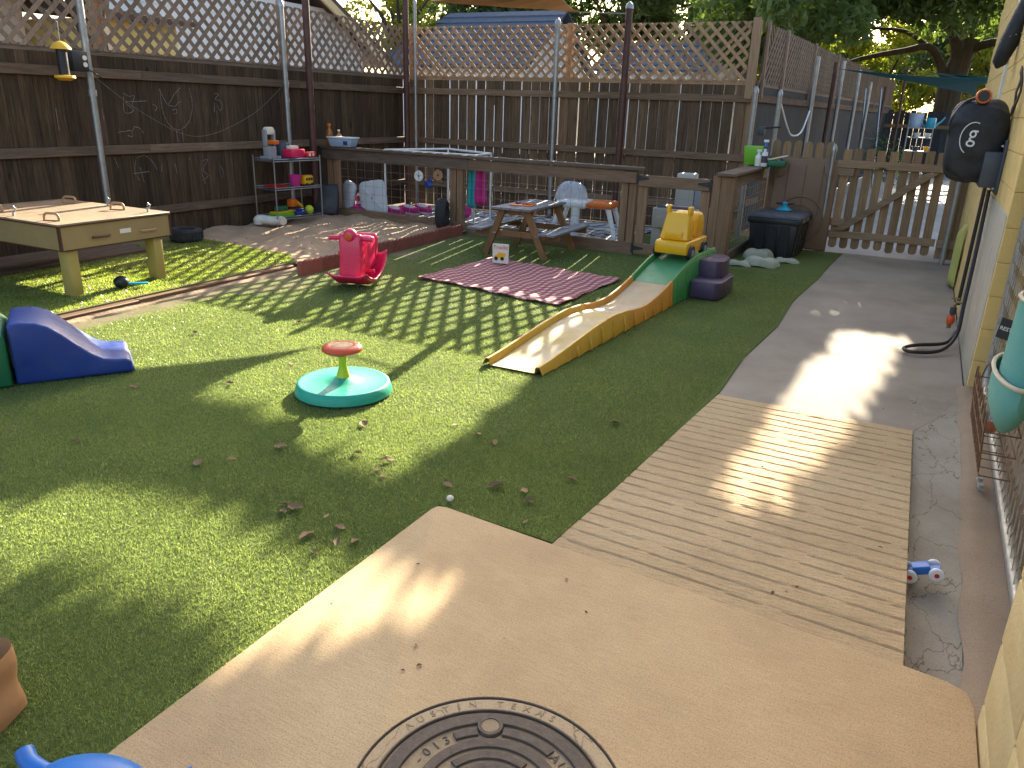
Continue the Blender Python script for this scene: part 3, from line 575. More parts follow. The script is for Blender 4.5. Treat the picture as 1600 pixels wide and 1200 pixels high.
MB().hexa([(-11.4, 5.5, 2.8), (-6.6, 5.5, 2.8), (-6.6, 3.2, 3.9), (-11.2, 3.2, 3.9), (-11.4, 5.5, 2.87), (-6.6, 5.5, 2.87), (-6.6, 3.2, 3.97), (-11.2, 3.2, 3.97)]).build('roof_back', M['shing'], h)
w = MB().span((-9.4, 1.13, 1.5), (-8.7, 1.195, 2.5)).build('window', M['sidY'], h); MB().span((-9.32, 1.10, 1.58), (-8.78, 1.128, 2.42)).build('pane', M['pane'], w)

# ================================================================ trees
KX = -math.tan(R(SUN_AZ)) * 0 + SUNV.x / SUNV.z; KY = SUNV.y / SUNV.z
LIT = [[(-3.3, 1.15), (-2.97, 1.83), (-2.63, 1.98), (-2.12, 2.05), (-1.72, 1.92), (-1.62, 1.40), (-2.1, 1.30), (-2.5, 1.18), (-2.9, .9)],  # ground patches kept sunlit; crowns are shaped with holes to let sun reach them
       [(-3.6, 2.73), (-2.71, 2.70), (-2.48, 2.50), (-1.99, 2.37), (-1.75, 2.57), (-1.80, 2.95), (-1.78, 3.45), (-1.85, 3.92), (-1.95, 4.6), (-1.95, 9.8), (-8.5, 9.8), (-8.5, 2.0), (-5.0, 1.0)],
       [(-.42, 6.47), (.22, 6.66), (-.01, 4.48), (-.30, 2.9), (-.60, 3.0), (-.57, 4.37)],
       [(-1.78, 1.30), (-1.72, 1.90), (-1.42, 2.06), (-1.12, 1.98), (-1.10, 1.72), (-1.22, 1.48), (-1.45, 1.22)],
       [(-1.5, 4.75), (-1.3, 5.0), (-1.35, 5.15), (-1.6, 4.9)], [(-1.2, 6.6), (-1.0, 6.75), (-1.25, 6.85)]]
def crown(name, clumps, per, size, mat, parent, gaps=True, droop=.3):
    P = []
    for (c, r) in clumps:
        k = int(per * (r[0] * r[1] * r[2]) ** (2 / 3)); d = rng.normal(size=(k, 3)); d /= np.linalg.norm(d, axis=1)[:, None]; d *= (rng.uniform(.25, 1, k) ** .45)[:, None]; P.append(np.array(c) + d * np.array(r))
    P = np.concatenate(P)
    if gaps:
        g2 = np.stack([P[:, 0] - KX * P[:, 2], P[:, 1] - KY * P[:, 2]], 1); keep = np.ones(len(P), bool)
        for j, po in enumerate(LIT): keep &= ~(inpoly(g2, po))
        P = P[keep]
    n = len(P); a = rng.normal(size=(n, 3)); a[:, 2] -= droop; a /= np.linalg.norm(a, axis=1)[:, None]; b = rng.normal(size=(n, 3)); b -= a * (a * b).sum(1)[:, None]; b /= np.linalg.norm(b, axis=1)[:, None]
    s = size * rng.uniform(.6, 1.4, n)[:, None]; a *= s; b *= s * .42
    V = np.stack([P - a, P + b * .9 - a * .1, P + a, P - b * .9 - a * .1], 1).reshape(-1, 3); i = np.arange(n)[:, None] * 4
    return new_obj(name, numpy_mesh(name, V, np.concatenate([i, i + 1, i + 2, i + 3], 1)), mat, parent)
def clump_set(c, r, n, cr):
    out = []
    for i in range(n):
        d = rng.normal(size=3); d /= np.linalg.norm(d); d *= rng.uniform(.2, 1) ** .5; s = cr * rng.uniform(.6, 1.35); out.append((np.array(c) + d * np.array(r), (s, s, s * .7)))
    return out
def branch(pts, r0, r1, n=7):
    p = smooth_pts(pts, 4); k = len(p); return p, [r0 + (r1 - r0) * i / (k - 1) for i in range(k)]
# the big tree at the end of the alley
t = thing('oak_tree', 'big spreading tree with dark forked trunk at the far end of the alley', 'tree', (0, 0, 0))
b = MB()
for pts, r0, r1 in (([(.30, 32, -.2), (.30, 32, 1.5), (.28, 32, 2.6), (.42, 32, 3.5)], .46, .36), ([(.42, 32, 3.4), (.10, 31.8, 4.3), (-.5, 31.5, 5.4), (-1.4, 31, 7.2)], .26, .14), ([(.42, 32, 3.4), (.70, 32, 4.5), (.85, 32, 5.6), (1.4, 32, 7.8)], .30, .15), ([(.10, 32, 2.8), (-.5, 31.3, 3.8), (-1.3, 30.8, 3.7), (-2.6, 30.2, 3.4), (-3.6, 29.8, 3.0)], .15, .04), ([(-.6, 31.3, 3.8), (-1.4, 31, 4.3), (-2.8, 30.5, 4.4)], .1, .03), ([(.6, 32, 3.8), (1.5, 31.6, 4.0), (2.3, 31.2, 3.3), (2.9, 31, 2.9)], .16, .05), ([(-.5, 31.4, 5.3), (-2.0, 29, 6.0), (-4, 26, 6.4)], .13, .04), ([(.8, 32, 5.4), (1.2, 28.5, 6.6), (1.0, 25, 7.0)], .14, .04)):
    p, rr = branch(pts, r0, r1); b.tube(p, rr, 10)
b.build('trunk', M['bark'], t, smooth=True)
cl = clump_set((-2.6, 28.5, 6.2), (3.6, 3.0, 2.2), 34, 1.1) + clump_set((2.6, 28.5, 6.4), (3.2, 3.0, 2.4), 26, 1.1) + clump_set((-4.8, 27.5, 4.6), (2.0, 1.8, 1.0), 14, .8) + clump_set((-1.5, 27.0, 5.1), (2.3, 1.5, .7), 14, .75) + clump_set((2.8, 30, 4.3), (1.3, 1.5, .7), 7, .7) + clump_set((-.6, 25, 7.6), (3.5, 3, 1.6), 18, 1.1)
crown('crown', cl, 620, .13, M['leaf'], t)
# the tree behind the back fence, its unseen crown added to shade the yard
t = thing('oak_tree', 'dense tree standing behind the right half of the back fence', 'tree', (0, 0, 0))
b = MB()
for pts, r0, r1 in (([(-3.7, 20.5, -.2), (-3.7, 20.5, 2.2), (-3.65, 20.4, 4.2), (-3.7, 20.2, 6.0)], .26, .2), ([(-3.7, 20.2, 5.8), (-3.6, 18.6, 6.8), (-3.2, 17.6, 7.4)], .14, .05), ([(-3.7, 20.2, 5.9), (-3.9, 20.0, 7.4), (-4.2, 19.6, 8.2)], .13, .05)):
    p, rr = branch(pts, r0, r1); b.tube(p, rr, 10)
b.build('trunk', M['bark'], t, smooth=True)
cl = clump_set((-3.6, 20.0, 7.6), (4.8, 4.2, 1.7), 60, 1.15) + clump_set((-1.4, 17.5, 6.6), (2.0, 3.0, .9), 20, .9) + clump_set((-3.9, 21.2, 3.9), (2.2, 1.2, .9), 13, .7) + clump_set((-2.95, 16.8, 3.75), (.6, .5, .55), 8, .55) + clump_set((-2.5, 23.2, 6.4), (1.5, 1.5, .8), 16, .85)
crown('crown', cl, 760, .115, M['leaf'], t)
BT = 'background trees beyond the houses'
def bgtree(label, x, y, z, rx, rz, mat, n, size=.16, per=520):
    t = thing('tree', label, 'tree', (0, 0, 0), 0, BT); p, rr = branch([(x, y, -.2), (x + .2, y, z * .5), (x, y, z)], .3, .08); b = MB().tube(p, rr, 8)
    for k in range(5): a = k * 1.3; b.tube([(x + .1, y, z * .6), (x + math.cos(a) * rx * .4, y + math.sin(a) * rx * .4, z), (x + math.cos(a) * rx * .75, y + math.sin(a) * rx * .7, z + rz * .4)], [.12, .07, .03], 6)
    b.build('trunk', M['bark'], t, smooth=True); crown('crown', clump_set((x, y, z), (rx, rx * .7, rz), n, rx * .33), per, size, M[mat], t, gaps=True)
bgtree('dark leafy tree rising right of the central blue grey roof', -9.0, 35, 6.2, 3.4, 3.6, 'leaf3', 26)
bgtree('yellow green sunlit tree above the right end of the back fence', -5.6, 33, 4.6, 2.3, 2.8, 'leaf2', 20)
bgtree('dark tree behind the left end of the central roof', -19.5, 34, 6.2, 4.2, 3.4, 'leaf3', 26)
bgtree('pale green sunlit tree beside the pale blue gable', -18.2, 26, 4.6, 1.8, 1.6, 'leaf2', 16, .12)
bgtree('dark tree behind the central blue grey roof', -14.0, 38, 6.8, 4.2, 3.0, 'leaf3', 26)
bgtree('golden green tree seen below the big tree at the alley end', -2.6, 40, 3.2, 2.6, 2.4, 'leaf2', 20, .14)
bgtree('golden green tree seen to the right of the big trunk', 2.6, 42, 3.4, 2.8, 2.4, 'leaf2', 20, .14)
bgtree('leafy green tree filling the gap behind the big trunk', .2, 48, 5.5, 4.8, 4.0, 'leaf3', 26)
bgtree('leafy green tree rising over the alley fence', -6.2, 44, 5.8, 4.0, 3.8, 'leaf', 26)
bgtree('small bright leafed tree against the yellow shed wing', -10.2, 7.4, 3.4, .9, .7, 'leaf2', 9, .08, 700)
# ================================================================ shade sails
from mathutils.geometry import tessellate_polygon
def sail_pts(sh, hs): return [(x + KX * h, y + KY * h, h) for (x, y), h in zip(sh, hs)]
def sail(name, label, sh, hs, mat, group=None):
    t = MB(); P = [Vector(p) for p in sail_pts(sh, hs)]
    tr = tessellate_polygon([[Vector((x, y, 0)) for x, y in sh]]); me = bpy.data.meshes.new(name); me.from_pydata(P, [], [tuple(f) for f in tr]); me.update()
    o = new_obj(name, me, mat); md = o.modifiers.new('thickness', 'SOLIDIFY'); md.thickness = .004; return tag(o, label, 'sail', group)
s1 = [(-3.4, 3.84), (-3.55, 3.54), (-3.72, 3.27), (-4.01, 2.89), (-4.19, 2.57), (-4.38, 2.32), (-4.6, 2.0), (-4.3, 1.4), (-3.3, 1.3), (-3.04, 1.52), (-2.98, 1.84), (-2.65, 1.99), (-2.15, 2.08), (-1.8, 2.22), (-1.62, 2.41), (-1.83, 2.43), (-2.02, 2.41), (-2.27, 2.49), (-2.59, 2.67), (-2.66, 2.80), (-2.72, 2.67), (-2.84, 2.61), (-3.05, 2.64), (-3.36, 2.74), (-3.43, 2.95), (-3.45, 3.32), (-3.42, 3.59)]  # sail shaped from the ground shadow it should drop, mostly out of view
h1 = [2.80, 2.78, 2.78, 2.76, 2.75, 2.74, 2.73] + [2.76 + .20 * max(0, 3.84 - y) for x, y in s1[7:]]
so = sail('shade_sail', 'tan shade sail hanging from the silver capped brown post', s1, h1, M['sail'])
tip = Vector(sail_pts(s1[:1], h1[:1])[0])
c = MB().tube([tip, (-3.80, 10.6, 2.74)], .008, 6).build('cable', M['wire'], so)
# teal alley sails
def tri(name, label, pts, mat):
    P = [Vector(p) for p in pts]; b = MB()
    cen = sum(P, Vector()) / 3; vs = []
    for i in range(3):
        a, d = P[i], P[(i + 1) % 3]
        for k in range(8):
            q = a.lerp(d, k / 8); vs.append(q + (cen - q) * .28 * math.sin(PI * k / 8))
    vs.append(cen - Vector((0, 0, .05))); n = 24; b.add(vs, [(i, (i + 1) % n, n) for i in range(n)]); o = b.build(name, mat); md = o.modifiers.new('thickness', 'SOLIDIFY'); md.thickness = .004
    return tag(o, label, 'sail')
tri('shade_sail', 'long teal shade sail stretched low across the alley', [(-1.60, 15, 2.32), (.58, 11, 2.02), (.75, 17.5, 1.98)], M['tsail'])
tri('shade_sail', 'smaller teal shade sail behind the long one in front of the trunk', [(-.40, 18, 2.44), (.62, 12.4, 2.10), (1.4, 18.5, 2.2)], M['tsail'])
# ================================================================ edging, deck
tm = thing('edging_timber', 'long low brown timber edging the raised bright turf', 'timber', (0, 0, 0))
for a, b_ in ((-1.5, 1.6), (1.604, 3.9), (3.904, 5.62)): MB().span((-5.295, a, -.06), (-5.225, b_, .05)).build('beam', M['timber'], tm, bevel=.006, seg=1)
# scalloped edgers: one stone each
def edger(nsc=4):
    w = .30; poly = [(-w / 2, 0)]; 
    poly = [(-w / 2, -.05), (w / 2, -.05)]
    for k in range(nsc):
        c = w / 2 - (k + .5) * w / nsc
        for j in range(5): a = PI * j / 4; poly.append((c + w / nsc / 2 * .98 * math.cos(a), .105 + .028 * math.sin(a)))
    b = MB().prism(poly, -.026, .026, ax='x'); return b.mesh('edging_stone', bevel=.004, seg=1)
em = edger(); em.materials.append(M['brick'])
for i in range(10):
    y = 5.62 + i * .306; o = bpy.data.objects.new('edging_stone', em); C.objects.link(o); o.location = (-5.03 - .012 * i * .6 + random.uniform(-.006, .006), y, random.uniform(-.012, .008)); o.rotation_euler = (random.uniform(-.02, .02), random.uniform(-.05, .05), random.uniform(-.025, .025))
    tag(o, 'nearest scalloped red edging stone beside the pink rocker' if i == 0 else 'farthest scalloped red edging stone at the pen post' if i == 9 else ['second', 'third', 'fourth', 'fifth', 'sixth', 'seventh', 'eighth', 'ninth'][i - 1] + ' scalloped red edging stone counted back from the pink rocker', 'edging stone', 'scalloped red stones edging the sand pit')
dk = thing('wooden_deck', 'low weathered boardwalk under the left fence behind the sand table', 'deck', (0, 0, 0))
pm = MB().span((-.066, 0, 0), (.066, 3.4, .03)).mesh('plank'); pm.materials.append(M['rail_y'])
for i in range(5): inst('plank', pm, dk, (-7.40 + i * .14, 1.9 + random.uniform(-.05, .05), .062))

# ================================================================ the pen
pen = thing('pen_fence', 'low timber and wire mesh fence of the play pen', 'fence', (0, 0, 0))
def penY(x): return 8.75 - .30 * (x + 7.5) / 5.75
def rail(par, x0, x1, z0, z1, t, mat, off=0, name='rail', bv=.004):
    y0, y1 = penY(x0) + off, penY(x1) + off
    return MB().hexa([(x0, y0, z0), (x1, y1, z0), (x1, y1 + t, z0), (x0, y0 + t, z0), (x0, y0, z1), (x1, y1, z1), (x1, y1 + t, z1), (x0, y0 + t, z1)]).build(name, mat, par, bevel=bv, seg=1)
rail(pen, -7.48, -5.05, .79, .925, .04, M['cap'], -.02); rail(pen, -5.048, -2.80, .79, .915, .04, M['pen_x'], -.02)
rail(pen, -7.48, -2.76, .928, .962, .16, M['cap'], -.05, 'cap_board')
rail(pen, -7.48, -5.2, .03, .14, .04, M['pen_x'], -.0); rail(pen, -5.198, -2.80, -.02, .13, .04, M['pen_x'], -.0)
for x, w in ((-7.38, .09), (-7.27, .07), (-5.30, .09), (-5.195, .09), (-2.96, .085), (-2.865, .085)): MB().span((x - w / 2, penY(x) + .021, -.06), (x + w / 2, penY(x) + .10, .927)).build('post', M['pen_z'], pen, bevel=.005, seg=1)
def wires(par, x0, x1, z0, z1, sx=.15, sz=.105, yo=.03):
    b = MB(); x = x0
    while x <= x1: b.tube([(x, penY(x) + yo, z0), (x, penY(x) + yo, z1)], .0022, 4); x += sx
    z = z0 + .03
    while z <= z1: b.tube([(x0, penY(x0) + yo + .004, z), (x1, penY(x1) + yo + .004, z)], .0022, 4); z += sz
    b.build('wire_mesh', M['wire'], par)
wires(pen, -7.2, -5.36, .12, .82); wires(pen, -5.13, -3.02, .12, .82)
# gate of the pen
pg = thing('pen_gate', 'small timber framed wire gate with black hinges in the pen fence', 'gate', (0, 0, 0))
rail(pg, -2.79, -1.98, .765, .885, .035, M['pen_x'], -.02); rail(pg, -2.79, -1.98, .02, .13, .035, M['pen_x'], -.02)
for x in (-2.74, -2.03): MB().span((x - .05, penY(x) + .017, .022), (x + .05, penY(x) + .055, .883)).build('stile', M['pen_z'], pg, bevel=.004, seg=1)
wires(pg, -2.69, -2.08, .1, .8, .12, .105, .03)
def hinge(x, z, s=1):
    b = MB().span((x - .012, penY(x) - .036, z - .055), (x + .012, penY(x) - .021, z + .055)); b.prism([(0, -.03), (s * .14, -.008), (s * .14, .008), (0, .03)], penY(x) - .027, penY(x) - .0215, ax='y', c=(x, 0, z)); b.build('hinge', M['black'], pg)
hinge(-2.80, .85); hinge(-2.80, .08); hinge(-1.975, .835, -1)
# corner post and right side of the pen
ps = thing('pen_fence', 'side panel of the play pen with corner post beside the black deck box', 'fence', (0, 0, 0))
for x0, x1, mt in ((-1.955, -1.87, 'pen_z'), (-1.868, -1.735, 'pen_z')): MB().span((x0, 8.43, -.06), (x1, 8.56, .93)).build('post', M[mt], ps, bevel=.005, seg=1)
MB().span((-1.80, 8.562, .80), (-1.76, 10.5, .93)).build('rail', M['pen_y'], ps, bevel=.004, seg=1); MB().span((-1.80, 8.562, -.02), (-1.76, 10.5, .10)).build('rail', M['pen_y'], ps, bevel=.004, seg=1)
MB().span((-1.92, 8.38, .933), (-1.715, 10.5, .965)).build('cap_board', M['cap'], ps, bevel=.005, seg=1)
MB().span((-1.82, 10.4, -.05), (-1.74, 10.49, .80)).build('post', M['pen_z'], ps)
b = MB()
for i in range(13): b.tube([(-1.752, 8.65 + i * .14, .08), (-1.752, 8.65 + i * .14, .82)], .0022, 4)
for i in range(7): b.tube([(-1.748, 8.6, .13 + i * .105), (-1.748, 10.4, .13 + i * .105)], .0022, 4)
b.build('wire_mesh', M['wire'], ps)
# pen contents
o = MB().grid(lambda u, v: (-6.9 + u * 3.75, 8.9 + v * 1.75, .012 + .003 * math.sin(u * 30) * math.sin(v * 17)), 40, 20).build('rug', M['rug'], smooth=True); tag(o, 'black and white patterned rug covering the pen floor', 'rug')
o.modifiers.new('thickness', 'SOLIDIFY').thickness = .006
def pillow(name, label, loc, r, rot, mat, group=None, e=.36, corners=.0):
    def fn(u, v):
        a = u * 2 * PI; bb = (v - .5) * PI * .998; sg = lambda x, k: math.copysign(abs(x) ** k, x)
        return (r[0] * sg(math.cos(a), e) * abs(math.cos(bb)) ** .5, r[1] * math.sin(bb) * (1 - .12 * abs(math.cos(a * 2))), r[2] * sg(math.sin(a), e) * abs(math.cos(bb)) ** .5)
    o = MB().grid(fn, 28, 12, cu=True).build(name, mat, smooth=True, loc=loc, rot=rot, angle=80); return tag(o, label, 'pillow', group)
pillow('pillow', 'narrow grey white pillow propped nearest the left fence in the pen', (-7.24, 8.98, .25), (.17, .07, .24), (-.15, .1, -.55), M['pillow'])
pillow('pillow', 'large square grey white pillow propped behind the pen wire', (-6.83, 9.02, .27), (.20, .07, .25), (-.2, -.16, .3), M['pillow'])
pillow('cushion', 'upright pink and white striped cushion between the two pale pillows', (-7.04, 9.1, .20), (.16, .06, .18), (-.25, 0, .1), M['pstripe'], e=.8)
pillow('cushion', 'pink striped cushion lying at the foot of the pale pillows', (-7.02, 8.9, .09), (.16, .06, .07), (.1, 0, .2), M['pstripe'], e=1)
for i, (x, y, z, l) in enumerate(((-6.56, 9.15, .10, 'front round magenta striped cushion fallen on the rug'), (-6.40, 9.27, .12, 'middle round magenta striped cushion fallen on the rug'), (-6.26, 9.40, .13, 'rear round magenta striped cushion fallen on the rug'))):
    pillow('cushion', l, (x, y, z), (.15, .06, .085), (.5, .15, .3), M['pstripe'], 'round cushions on the pen rug', 1)
o = MB().ell((0, 0, 0), (.09, .09, .09), 14, 10).build('ball', M['magenta'], smooth=True, loc=(-5.75, 9.75, .11)); tag(o, 'small pink ball on the rug near the white pipe frame', 'ball')
pv = thing('pipe_frame', 'white plastic pipe frame standing in the pen', 'frame', (0, 0, 0))
P = [(-6.75, 9.2, .93), (-6.14, 9.9, .95), (-5.35, 9.75, .93), (-5.3, 9.2, .93)]
for a, c in ((0, 1), (1, 2), (2, 3), (3, 0)): MB().tube([P[a], P[c]], .014, 8).build('pipe', M['white'], pv, smooth=True)
for p in P: MB().tube([p, (p[0], p[1], .02)], .014, 8).build('pipe', M['white'], pv, smooth=True)
MB().tube([(-6.75, 9.2, .03), (-5.9, 9.05, .03)], .014, 8).build('pipe', M['white'], pv, smooth=True)
for (x, z, mt, l) in ((-5.86, .66, 'white', 'white round disc hung on the pen wire'), (-5.55, .69, 'lightbrown', 'tan ring disc hung on the pen wire')):
    o = MB().lathe([(.018, -.01), (.065, -.01), (.07, 0), (.065, .01), (.018, .01), (.018, -.01)], 20, (0, 0, 0), Matrix.Rotation(PI / 2, 3, 'X'), cap=False).build('hanging_disc', M[mt], smooth=True, loc=(x, penY(x) + .055, z)); tag(o, l, 'disc')
o = MB().ell((0, 0, 0), (.07, .03, .05), 10, 8).ell((.03, 0, .05), (.03, .02, .04), 8, 6).tube([(0, 0, .03), (0, 0, .28)], .002, 4).build('hanging_toy', M['blue'], smooth=True, loc=(-5.70, penY(-5.7) + .05, .56)); tag(o, 'small blue toy hung on a string inside the pen wire', 'toy')
for (x, mt, w, l, z0) in ((-5.06, 'tealf', .07, 'teal cloth strip hanging inside the pen wire', .32), (-4.93, 'magenta', .10, 'pink cloth strip hanging inside the pen wire', .36)):
    o = MB().grid(lambda u, v: (x + (u - .5) * w * 2 * (.6 + .3 * v), penY(x) + .10 + .02 * math.sin(u * 14), z0 + .5 * (1 - v)), 14, 8).build('cloth_strip', M[mt], smooth=True); o.modifiers.new('thickness', 'SOLIDIFY').thickness = .003; tag(o, l, 'cloth')
# water table
wt = thing('water_table', 'white plastic activity table with orange tray inside the pen', 'table', (-3.85, 9.45, 0), .1)
MB().span((-.28, -.22, .36), (.12, .22, .45)).build('tray', M['white'], wt, bevel=.03, seg=3); MB().span((.125, -.2, .37), (.45, .2, .45)).build('tray', M['orange'], wt, bevel=.03, seg=3)
for x, y, sx in ((-.22, -.17, -.12), (.40, -.15, .12), (-.22, .17, -.12), (.40, .15, .12)): MB().tube([(x, y, .38), (x + sx, y * 1.2, .0)], [.035, .025], 10).build('leg', M['white'], wt, smooth=True)
MB().tube([(-.02, -.16, .37), (-.02, -.17, .02)], [.06, .05], 12).build('leg', M['white'], wt, smooth=True)
def bagf(u, v):
    a = u * 2 * PI; bb = v * PI * .5; r = (.20 + .03 * math.sin(5 * a) + .02 * math.sin(9 * a + 2)) * math.cos(bb) ** .8 + .01; return (-.05 + r * math.cos(a), r * .8 * math.sin(a), .452 + .21 * math.sin(bb) + .012 * math.sin(7 * a + v * 9))
o = MB().grid(bagf, 36, 12, cu=True).build('plastic_bag', pmat('clear bag film', (.75, .78, .82), (.5, .55, .6), 9, .2, alpha=.55), smooth=True); o.location = (-3.95, 9.45, 0); tag(o, 'crumpled clear plastic bag lying on the white activity table', 'bag')
# play kitchen behind the gate
pk = thing('play_kitchen', 'beige plastic play kitchen standing behind the pen gate', 'toy kitchen', (-2.48, 9.45, 0), .08)
MB().span((-.36, -.22, .22), (.36, .22, .46)).build('counter', M['beige'], pk, bevel=.02, seg=2)
for x in (-.30, .30): MB().span((x - .06, -.19, 0), (x + .06, .19, .222)).build('leg', M['beige'], pk, bevel=.015)
MB().span((-.15, .0, .462), (.08, .2, .86)).build('tower', M['beige'], pk, bevel=.02); MB().span((.082, .0, .462), (.2, .19, .80)).build('tower_side', M['grey'], pk, bevel=.015)
MB().span((-.31, -.20, .462), (-.17, .1, .485)).build('burner', M['dgrey'], pk, bevel=.006)
# things on the pen ledge
b = thing('syrup_bottle', 'amber bottle with orange cap on the pen cap board', 'bottle', (-7.36, 8.77, .962))
MB().lathe([(.045, 0), (.05, .02), (.045, .1), (.05, .14), (.045, .19), (.02, .24), (.02, .26)], 14).build('body', M['amber'], b, smooth=True); MB().lathe([(.026, .261), (.026, .295)], 12).build('cap', M['orange'], b)
b = thing('bottle', 'small white labelled bottle beside the amber bottle', 'bottle', (-7.22, 8.80, .962))
MB().lathe([(.035, 0), (.035, .15), (.015, .18), (.015, .2)], 14).build('body', M['amber'], b, smooth=True); MB().lathe([(.0362, .05), (.0362, .14)], 14, cap=False).build('label', M['white'], b); MB().lathe([(.018, .201), (.018, .22)], 10).build('cap', M['white'], b)
b = thing('storage_tub', 'translucent pale blue storage tub on the pen cap board', 'tub', (-7.10, 8.74, .964), .1)
MB().hexa([(-.16, -.075, 0), (.16, -.075, 0), (.16, .075, 0), (-.16, .075, 0), (-.19, -.095, .11), (.19, -.095, .11), (.19, .095, .11), (-.19, .095, .11)]).build('body', M['ltblue'], b, bevel=.012); MB().span((-.2, -.103, .112), (.2, .103, .13)).build('lid', M['white'], b, bevel=.006); MB().span((.06, -.0975, .03), (.12, -.09, .08)).build('label', M['blue'], b)
# black seat leaning at the pen end
o = MB().grid(lambda u, v: (-.18 + .36 * u + .02 * math.sin(v * 3), -.10 * math.sin(v * PI * .5) - .03 * math.cos((u - .5) * PI), .40 * (1 - v) + .02), 12, 14).build('seat_shell', M['black'], smooth=True); o.modifiers.new('thickness', 'SOLIDIFY').thickness = .03; o.location = (-7.22, 8.46, .06); o.rotation_euler = (0, 0, .5); tag(o, 'black plastic seat shell leaning at the left end of the pen fence', 'seat')
# tyres
def tyre(name, label, loc, rot, R0, w, mat=None):
    pr = [(R0 * .55, -w * .5), (R0 * .85, -w * .55), (R0 * .97, -w * .42), (R0, -w * .3), (R0, w * .3), (R0 * .97, w * .42), (R0 * .85, w * .55), (R0 * .55, w * .5), (R0 * .5, 0), (R0 * .55, -w * .5)]
    t = thing(name, label, 'tyre'); t.location = loc; t.rotation_euler = rot; MB().lathe(pr, 28, cap=False).build('casing', M['rubber'], t, smooth=True)
    b = MB()
    for k in range(28): a = k * 2 * PI / 28; b.box((math.cos(a) * R0, math.sin(a) * R0, 0), (.008, R0 * .14, w * .62), Matrix.Rotation(a, 3, 'Z'))
    b.build('tread', M['rubber'], t); return t
tyre('tyre', 'upright black tyre leaning against the pen post', (-5.36, 8.50, .235), (PI / 2, 0, 1.93), .19, .12)
tyre('tyre', 'black tyre lying flat behind the right end of the sand table', (-7.02, 5.92, .13), (0, 0, 0), .17, .13)
# toy rack
rk = thing('wire_rack', 'three tier metal wire toy rack by the left fence', 'rack', (-7.18, 7.72, .03), -.15)
hx, hy = .20, .36
for x in (-hx, hx):
    for y in (-hy, hy): MB().tube([(x, y, 0), (x, y, .86)], .009, 8).build('leg', M['galv'], rk, smooth=True)
for z in (.10, .46, .80):
    sh = MB()
    for x in (-hx, hx): sh.tube([(x, -hy, z), (x, hy, z)], .006, 6).tube([(x, -hy, z + .025), (x, hy, z + .025)], .005, 6)
    for y in (-hy, hy): sh.tube([(-hx, y, z), (hx, y, z)], .006, 6).tube([(-hx, y, z + .025), (hx, y, z + .025)], .005, 6)
    for k in range(14): sh.tube([(-hx, -hy + .05 * k + .03, z), (hx, -hy + .05 * k + .03, z)], .003, 4)
    sh.build('shelf', M['galv'], rk)
def ontop(name, label, cat, x, y, z, fn, rz=0):
    c, s = math.cos(-.15), math.sin(-.15); t = thing(name, label, cat, (-7.18 + c * x - s * y, 7.72 + s * x + c * y, .03 + z), rz); fn(t); return t
def parts(*ps):
    def f(t):
        for (nm, mt, mb, bv) in ps: mb.build(nm, M[mt], t, bevel=bv, smooth=not bv)
    return f
Z3, Z2, Z1 = .806, .466, .106
ontop('toy_robot', 'tall grey and orange toy figure on the top shelf of the rack', 'toy', .0, -.25, Z3, parts(('body', 'grey', MB().span((-.05, -.07, .0), (.05, .07, .17)), .015), ('upright', 'grey', MB().span((-.03, -.085, .172), (.03, -.055, .36)), .006), ('upright', 'grey', MB().span((-.03, .055, .172), (.03, .085, .36)), .006), ('head', 'paper', MB().span((-.04, -.06, .30), (.04, .06, .39)), .02), ('tray', 'orange', MB().span((-.04, -.05, .19), (.12, .05, .24)), .012), ('foot', 'grey', MB().span((-.08, -.10, 0), (.09, -.075, .05)), .008), ('foot', 'grey', MB().span((-.08, .075, 0), (.09, .10, .05)), .008)))
ontop('toy_bin', 'dark blue round toy bin at the back of the top rack shelf', 'toy', -.09, .0, Z3, parts(('bin', 'dgrey', MB().lathe([(.07, 0), (.09, .02), (.1, .16), (.08, .2), (.02, .22)], 16), 0)))
ontop('toy_crate', 'red toy crate with pale blocks on the top rack shelf', 'toy', .08, .05, Z3, parts(('crate', 'pink', MB().span((-.08, -.12, .03), (.08, .12, .13)), .012), ('block', 'paper', MB().span((-.05, -.08, .131), (.03, .06, .17)), .006), ('base', 'purple', MB().span((-.11, -.2, 0), (.11, .16, .028)), .006)))
ontop('toy_truck', 'small red toy truck at the right end of the top rack shelf', 'toy', .08, .28, Z3, parts(('body', 'red', MB().span((-.05, -.08, .015), (.05, .09, .09)), .012), ('window', 'paper', MB().span((.051, -.05, .04), (.053, -.01, .075)).span((.051, .02, .04), (.053, .05, .075)), 0), ('wheel', 'black', MB().lathe([(.018, -.06), (.018, .06)], 10, (0, -.04, .018), Matrix.Rotation(PI / 2, 3, 'Y')), 0), ('wheel', 'black', MB().lathe([(.018, -.06), (.018, .06)], 10, (0, .05, .018), Matrix.Rotation(PI / 2, 3, 'Y')), 0)))
ontop('toy_dish', 'shallow red toy dish on the middle rack shelf', 'toy', .04, -.22, Z2, parts(('dish', 'red', MB().lathe([(.06, 0), (.12, .015), (.14, .04), (.13, .04), (.06, .012)], 20), 0)))
ontop('toy_bucket', 'bright pink toy bucket on the middle rack shelf', 'bucket', .06, .06, Z2, parts(('pail', 'magenta', MB().lathe([(.05, 0), (.055, .01), (.08, .15), (.084, .152), (.075, .152), (.05, .012)], 18), 0), ('rim', 'magenta', MB().tube([(.081 * math.cos(k * PI / 10), .081 * math.sin(k * PI / 10), .15) for k in range(20)], .005, 6, closed=True), 0)))
